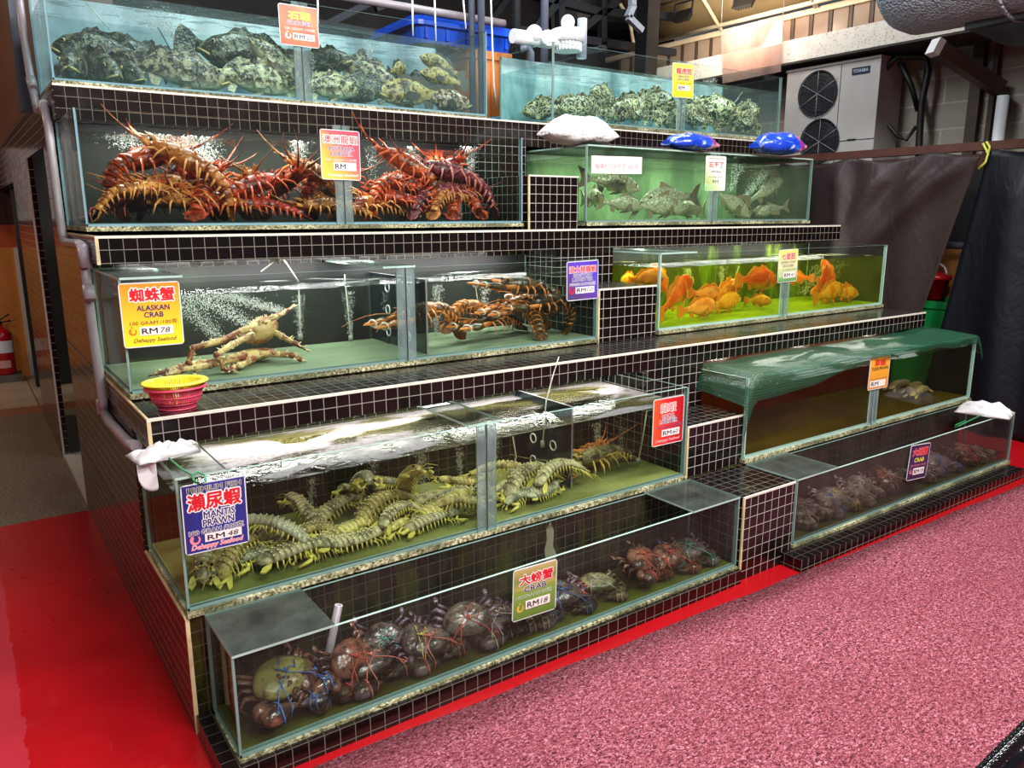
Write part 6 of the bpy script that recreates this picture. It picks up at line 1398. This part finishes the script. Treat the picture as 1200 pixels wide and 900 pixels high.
for px, py, lab in ((800, 18, 'black floodlight under the near part of the amber awning'), (872, 2, 'black floodlight farther along under the amber awning')):
    c = at(px, py, x=6.35); f = empty('floodlight', c); tag(f, lab, 'floodlight', 'floodlights under the awning')
    m = MB(); m.loft([[(-.02, -.16, -.09), (-.02, .16, -.09), (-.02, .16, .09), (-.02, -.16, .09)], [(.05, -.12, -.07), (.05, .12, -.07), (.05, .12, .07), (.05, -.12, .07)]], 0, True, False)
    for k in range(6): m.box(.05, .075, -.11 + k*.042, -.10 + k*.042, -.06, .06)
    m.build('housing', [M_BLACK], f, None, (0, R(35), 0)); f.scale = (.7, .7, .7)
    m = MB(); m.bar((0, -.17, 0), (.02, -.17, .18), .02); m.bar((0, .17, 0), (.02, .17, .18), .02); m.bar((.02, -.18, .18), (.02, .18, .18), .02); m.build('bracket', [M_DSTEEL], f)
# clear plastic sheet leaning before the beam
Q = [at(*q, x=6.44) for q in ((845, 36), (918, 17), (915, 84), (847, 98))]
m = MB(); m.sheet(Q, .008); ps = single('plastic_sheet', m, [m_glass('pinkish_acrylic', '#eadcd8', .22, '#c8b0a8', 3)], 'see-through pinkish plastic sheet hung before the pale beam', 'plastic sheet', Q[3])
for k in (0, 1):
    m = MB(); c = Q[k] - Q[3]; m.tube([c + Vector((0, 0, -.02)), c + Vector((0, 0, 4.97 - Q[k].z))], .003, 5); m.build('hanging_wire', [M_GREYPVC], ps)
# air conditioner
ac = empty('air_conditioner', (6.6, 4.39, 1.58)); tag(ac, 'two-fan cream air conditioner unit under the pale beam', 'air conditioner')
M_ACW = plain('ac_cream', '#aaa5a2', .45, var=.1, scale=3); M_ACD = plain('ac_dark', '#15161a', .6, var=.1)
A0, A1 = 3.93 - 4.39, 4.85 - 4.39; Zt = 2.90 - 1.58
m = MB(); m.box(0, .36, A0, A1, .03, Zt); m.box(-.004, 0, A0, A1, lerp(.03, Zt, .49), lerp(.03, Zt, .494), 1); m.box(-.004, 0, A0 + .36, A0 + .364, .03, Zt, 1); m.box(-.012, .37, A0 - .008, A1 + .008, Zt, Zt + .02)
m.box(.02, .12, A0 + .05, A0 + .15, 0, .03, 1); m.box(.02, .12, A1 - .15, A1 - .05, 0, .03, 1); m.box(-.006, 0, A0 + .17, A0 + .25, .66, .675, 1); m.build('cabinet', [M_ACW, M_ACD], ac)
for px, py in ((959, 110), (961, 166)):
    c = at(px, py, x=6.6) - Vector((6.6, 4.39, 1.58)); g = MB(); rad = .195
    g.loft([[(-.004, c.y + math.cos(2*PI*j/32)*r, c.z + math.sin(2*PI*j/32)*r) for j in range(32)] for r in (.001, rad)], 0, False)
    fb = g; g = MB()
    for r in (.06, .095, .125, .155, rad): g.tube(arc((-.018, c.y, c.z), r, 0, 360, 32, 'yz'), .0022 if r < rad else .006, 5, 1)
    for k in range(6): a = R(30 + 60*k); g.tube([(-.018, c.y, c.z), (-.018, c.y + math.cos(a)*rad*1.12, c.z + math.sin(a)*rad*1.12)], .003, 5, 2)
    gd_ = g; g = MB()
    for k in range(3):
        a = R(120*k + 20); g.sheet([(-.008, c.y + math.cos(a + d)*r, c.z + math.sin(a + d)*r) for r, d in ((.03, 0), (rad*.9, -.25), (rad*.9, .45), (.03, .6))], .003, 3)
    fo = fb.build('fan', [M_ACD], ac); gd_.build('fan_guard', [M_ACD, M_DSTEEL, M_GREYPVC], fo); g.build('fan_blade', [M_ACD, M_DSTEEL, M_GREYPVC, plain('fan_blade', '#26272c', .5)], fo)
n0, n1 = at(999, 84, x=6.6) - Vector(ac.location), at(1020, 81, x=6.6) - Vector(ac.location)
m = MB(); zc = (n0.z + n1.z)/2; m.box(-.008, -.001, n1.y, n0.y, zc - .028, zc + .028, 0)
k0 = len(m.v); put_text(m, 'TOSHIBA', 0, 0, (n0.y - n1.y)*.84, .026, 1, .0005)
m.xf(lambda p: Vector((-.009 + p.y*.5, (n0.y+n1.y)/2 - p.x, zc + p.z)), k0)
m.build('name_plate', [flat('plate_navy', '#1d2740'), flat('plate_print', '#c9d0de')], ac)
m = MB(); m.tube([at(1033, 85, x=6.70), at(1052, 66, x=6.74), at(1085, 66, x=6.85), at(1088, 82, x=6.85), at(1080, 120, x=6.85), at(1077, 170, x=6.85), at(1076, 190, x=6.85)], .028, 8)
m.tube([at(1054, 72, x=6.74), at(1068, 100, x=6.8), at(1076, 130, x=6.85)], .022, 8); m.tube([at(1041, 146, x=6.75), at(1052, 160, x=6.8), at(1062, 164, x=6.82), at(1074, 148, x=6.85)], .016, 8)
single('refrigerant_pipe', m, [M_BLACK], 'black insulated pipes looping beside the air conditioner', 'pipe', at(1080, 120, x=6.85))
# gutter and white pipe
ga, gb = at(1100, 58, x=6.42), at(1172, 104, x=6.93)
m = MB(); m.bar(ga, gb, .09, .11); single('gutter_duct', m, [plain('brown_metal', '#5a4a40', .4, .3, var=.2)], 'brown square duct slanting down the block wall', 'duct', ga)
gd = (gb-ga).normalized(); m = MB(); m.bar(ga - gd*.06, ga - gd*.002, .10, .12); single('duct_end', m, [M_WHITEP], 'white end piece on the slanting brown duct', 'duct')
m = MB(); pa, pb = at(1176, 112, x=6.90), at(1169, 168, x=6.90); m.tube([pa, (pa.x, pa.y, 1.2)], .045, 14); single('pipe', m, [M_WHITEP], 'white pipe dropping from the brown duct down the block wall', 'pipe', pa)
# silver duct overhead
def foil():
    t = NT('foil_insulation'); p = t.pos(); n = t.noise(26, p, 4, .7); v = t.vor(60, p).outputs['Distance']
    b = t.bsdf(Base_Color=t.mix(n, '#8d97aa', '#c4ccda'), Metallic=.45, Roughness=.42); t.set(b, 'Normal', t.bump(t.math('ADD', n, v), .9, .015)); return t.done(b)
cz, rad, cx = 3.19, .42, 5.5
m = MB(); n = 36
prof = [(3.20, .05), (3.20, .25), (3.17, .37), (3.08, .415), (2.9, .42), (2.2, .42), (1.2, .42), (-.5, .42)]
m.loft([[(cx + math.cos(2*PI*j/n)*r, y, cz + math.sin(2*PI*j/n)*r*(1 if math.sin(2*PI*j/n) > 0 else .95)) for j in range(n)] for y, r in prof], 0)
for y in (2.42, 1.4): m.tube(arc((cx, y, cz), .425, 0, 360, 36, 'xz'), .012, 6)
single('air_duct', m, [foil()], 'fat silver foil-wrapped duct hanging in the upper far corner', 'duct', (cx, 2, cz))
m = MB(); m.grid(lambda u, v: (lerp(5.45, 6.3, u), lerp(-.4, 2.70, v), 2.757 + .02*math.sin(v*9) - .015*math.sin(u*6 + v*4)), 8, 20, 0, .05); single('duct_wrap', m, [plain('dark_wrap', '#2a2c33', .5, .3, var=.3)], 'dark sagging sheet under the silver duct', 'sheet', (5.8, 1.5, 2.73))
# rail and tarpaulins
RX = 6.2
rl = MB(); rl.box(RX - .03, RX + .05, -1.5, 6.5, 2.055, 2.115, 0); rl.box(RX, RX + .05, -1.5, 6.5, 1.93, 2.03, 0); single('rail', rl, [plain('red_brown_timber', '#4a241b', .6, var=.25, scale=12)], 'red-brown timber rail carrying the black tarpaulins', 'rail', (RX, 2.5, 2.09))
for y in (5.9, 2.5, -.6): single('rail_post', MB().box(RX + .055, RX + .12, y - .03, y + .03, 0, 2.08), [M_DSTEEL], {5.9: 'dark post at the far end behind the timber rail', 2.5: 'dark post behind the tarpaulin gap', -.6: 'dark post near the open end of the timber rail'}[y], 'post', (RX + .08, y, 0))
def cloth(name, quad, folds, label, mat, wav, seed):
    rr = random.Random(seed); TLq, TRq, BRq, BLq = [Vector(q) for q in quad]; m = MB(); ph = [rr.uniform(0, 6) for _ in range(5)]
    def P(u, v):
        p = lerp(lerp(TLq, TRq, u), lerp(BLq, BRq, u), v)
        f = sum(A*math.exp(-((u - (u0 + du*v))/w_)**2)*min(1, v*6 + .15) for u0, du, w_, A in folds)
        f += wav*math.sin(u*16 + ph[0] + v*3)*(.3 + .7*v) + wav*.6*math.sin(u*29 + ph[1] - v*5)
        sag = .05*abs(math.sin(u*PI*2.5))*(1-v)**4
        return (p.x - .035 - 1.5*f, p.y, p.z - sag)
    m.grid(P, 70, 40, 0, .003); return single(name, m, [mat], label, 'tarpaulin', (RX, (TLq.y+TRq.y)/2, 2.07), 'black tarpaulins hung from the timber rail')
def cl_mat(name, a, b):
    t = NT(name); p = t.obj(); bs = t.bsdf(Base_Color=t.mix(t.noise(1.6, p, 3), a, b), Roughness=.5, Specular_IOR_Level=.25); t.set(bs, 'Normal', t.bump(t.noise(5, t.scalev(p, (1, 1, .5)), 4, .6, .6), .35, .05)); return t.done(bs)
M_TARP = cl_mat('black_tarpaulin_brownish', '#2a2122', '#372c2a'); M_TARP2 = cl_mat('black_tarpaulin_blue', '#080a12', '#0e101a')
ye = at(1154, 178, x=RX).y; yb = at(1078, 385, x=RX)
cloth('tarpaulin', [(RX, 4.55, 2.06), (RX, ye, 2.07), (RX - .02, yb.y, .78), (RX - .03, 4.6, .78)], [(.35, .2, .05, .05), (.62, -.25, .07, .06), (.80, -.45, .05, .05), (.95, -.6, .06, .05), (.15, .1, .04, -.04)], 'brownish black tarpaulin pulled aside behind the far ends of the tanks', M_TARP, .012, 2)
yl = at(1162, 182, x=RX).y; y2 = at(1097, 388, x=RX).y
cloth('tarpaulin', [(RX, yl, 2.06), (RX, .6, 2.06), (RX - .06, .5, .012), (RX - .02, y2 + .06, .012)], [(.10, .12, .05, .05), (.35, .02, .06, .07), (.55, 0, .04, .05), (.75, 0, .05, .06)], 'blue-black tarpaulin hanging to the carpet edge by the net-covered tank', M_TARP2, .012, 4)
single('tie', (lambda m: (m.tube([at(1152, 168, x=RX - .05), at(1158, 180, x=RX - .06), at(1155, 190, x=RX - .06), at(1147, 198, x=RX - .05)], .008, 6), m.tube([at(1158, 180, x=RX - .06), at(1160, 172, x=RX - .05), at(1156, 166, x=RX - .05)], .008, 6), m)[-1])(MB()), [plain('yellow_strap', '#c9cf52', .5)], 'yellow-green strap tying the tarpaulin to the rail', 'strap', at(1155, 178, x=RX - .05))
# things glimpsed in the gap between the tarpaulins
BX = 6.55; gbn = at(1090, 350, x=BX)
tub('bin', BX - .16, BX + .2, gbn.y - .22, gbn.y + .22, .001, gbn.z, plain('green_plastic', '#16803f', .35, var=.1), 'green plastic bin in the gap between the tarpaulins', 'bin', .12, .015)
m = MB(); lathe(m, [(.085, 0), (.11, .16), (.125, .16), (.125, .19), (.11, .2), (.06, .22)], 22, 0, (BX, gbn.y - .02, gbn.z + .0015)); m.tube(arc((BX, gbn.y - .02, gbn.z + .20), .09, 0, 180, 10, 'yz'), .008, 6, 1); single('bucket', m, [plain('red_bucket', '#b8181e', .35), M_WHITEP], 'red lidded bucket standing on the green bin', 'bucket', (BX, gbn.y, gbn.z + .0015))
ob_ = at(1105, 330, x=6.85); single('board', MB().box(6.80, 6.83, ob_.y - .7, ob_.y + .5, 0, at(1115, 292, x=6.8).z), [plain('plywood', '#9a6433', .6, var=.15)], 'orange-brown plywood board behind the bin in the tarpaulin gap', 'board', (6.81, ob_.y, 0))
m = MB(); c1 = at(1120, 287, x=6.6); m.tube([c1 + Vector((0, .5, 0)), c1 + Vector((0, -.5, .0))], .025, 10); single('pipe', m, [M_DPVC], 'dark pipe glimpsed above the plywood board', 'pipe', c1)
tag(MB().box(6.9, 6.99, -3, 8.5, 0, 2.0).build('trim_5', [plain('dark_backing', '#0c0b0c', .8)]), kind='structure')  # dark panel stands in for the shaded interior behind the tarpaulin gap
# ------------------------------------------------------------------ light
w = bpy.data.worlds.new('world'); S.world = w; w.use_nodes = True
bg = w.node_tree.nodes['Background']; bg.inputs[0].default_value = (.55, .60, .68, 1); bg.inputs[1].default_value = .14
def area(name, loc, target, size, sy, power, col=(1, 1, 1), spread=180):
    l = bpy.data.lights.new(name, 'AREA'); l.shape = 'RECTANGLE'; l.size = size; l.size_y = sy; l.energy = power; l.color = col; l.spread = R(spread)
    o = bpy.data.objects.new(name, l); COL.objects.link(o); o.location = loc
    o.rotation_euler = (Vector(target) - Vector(loc)).to_track_quat('-Z', 'Y').to_euler(); return o
# ceiling lamps of the dining hall in front of the tanks, then an added pair
area('ceiling_or_fill_lamp', (1.2, .4, 4.3), (1.6, 3.2, .6), 1.2, .6, 150, (1, .97, .93))
area('ceiling_or_fill_lamp', (3.6, .2, 4.3), (3.6, 3.2, .6), 1.2, .6, 165, (1, .97, .93))
area('ceiling_or_fill_lamp', (-2.6, -.6, 4.6), (.2, 3.4, .2), 1.0, .6, 60, (1, .95, .9))
area('ceiling_or_fill_lamp', (.6, -2.4, 4.9), (1.3, 2.3, .3), 1.0, .5, 190, (1, .97, .94))  # fill light added to brighten the bottom crab tanks
area('ceiling_or_fill_lamp', (3.6, -2.2, 4.9), (3.4, 2.3, .3), 1.0, .5, 190, (1, .97, .94))  # second of the added fill lights for the crab tanks
# lamp over the top row
area('ceiling_or_fill_lamp', (1.6, 4.2, 4.4), (1.6, 4.4, 2), 1.6, .4, 80, (.92, .98, 1))
area('ceiling_or_fill_lamp', (4.4, 4.2, 4.4), (4.4, 4.4, 2), 1.6, .4, 95, (.92, .98, 1))
# added unseen strip lights under the ledges, brightening the tanks below
for nm, x0, x1, y, z, p, c in (('spiny', .6, 2.5, 3.98, 2.012, 26, (1, .97, .92)), ('carp', 3.2, 5.1, 3.98, 1.972, 24, (.95, 1, .93)), ('king', .6, 2.5, 3.42, 1.41, 26, (1, .98, .94)), ('red', 3.2, 5.2, 3.42, 1.415, 12, (1, 1, .9)), ('net', 3.2, 5.2, 2.80, .862, 15, (1, .96, .85)), ('mantis', .6, 2.6, 2.80, .86, 14, (1, .98, .9))):
    area('tank_fill_light', ((x0+x1)/2, y, z), ((x0+x1)/2, y + .12, z-1), x1-x0, .05, p, c)
area('ceiling_or_fill_lamp', (-2.6, 8.2, 4.2), (0, 7.4, .5), .8, .5, 60, (1, .72, .48))  # warm fill light added to lift the dark left wall
area('yard_lamp', (6.0, 5.2, 3.35), (6.9, 5.4, 3.9), .3, .3, 30, (1, .86, .66))
S.view_settings.view_transform = 'Standard'; S.view_settings.look = 'None'; S.view_settings.exposure = 0.0; S.view_settings.gamma = 1.0
S.view_settings.use_curve_mapping = False
S.cycles.transparent_max_bounces = 40; S.cycles.max_bounces = 7; S.cycles.diffuse_bounces = 3; S.cycles.glossy_bounces = 3; S.cycles.caustics_reflective = False; S.cycles.caustics_refractive = False
S.cycles.sample_clamp_indirect = 4
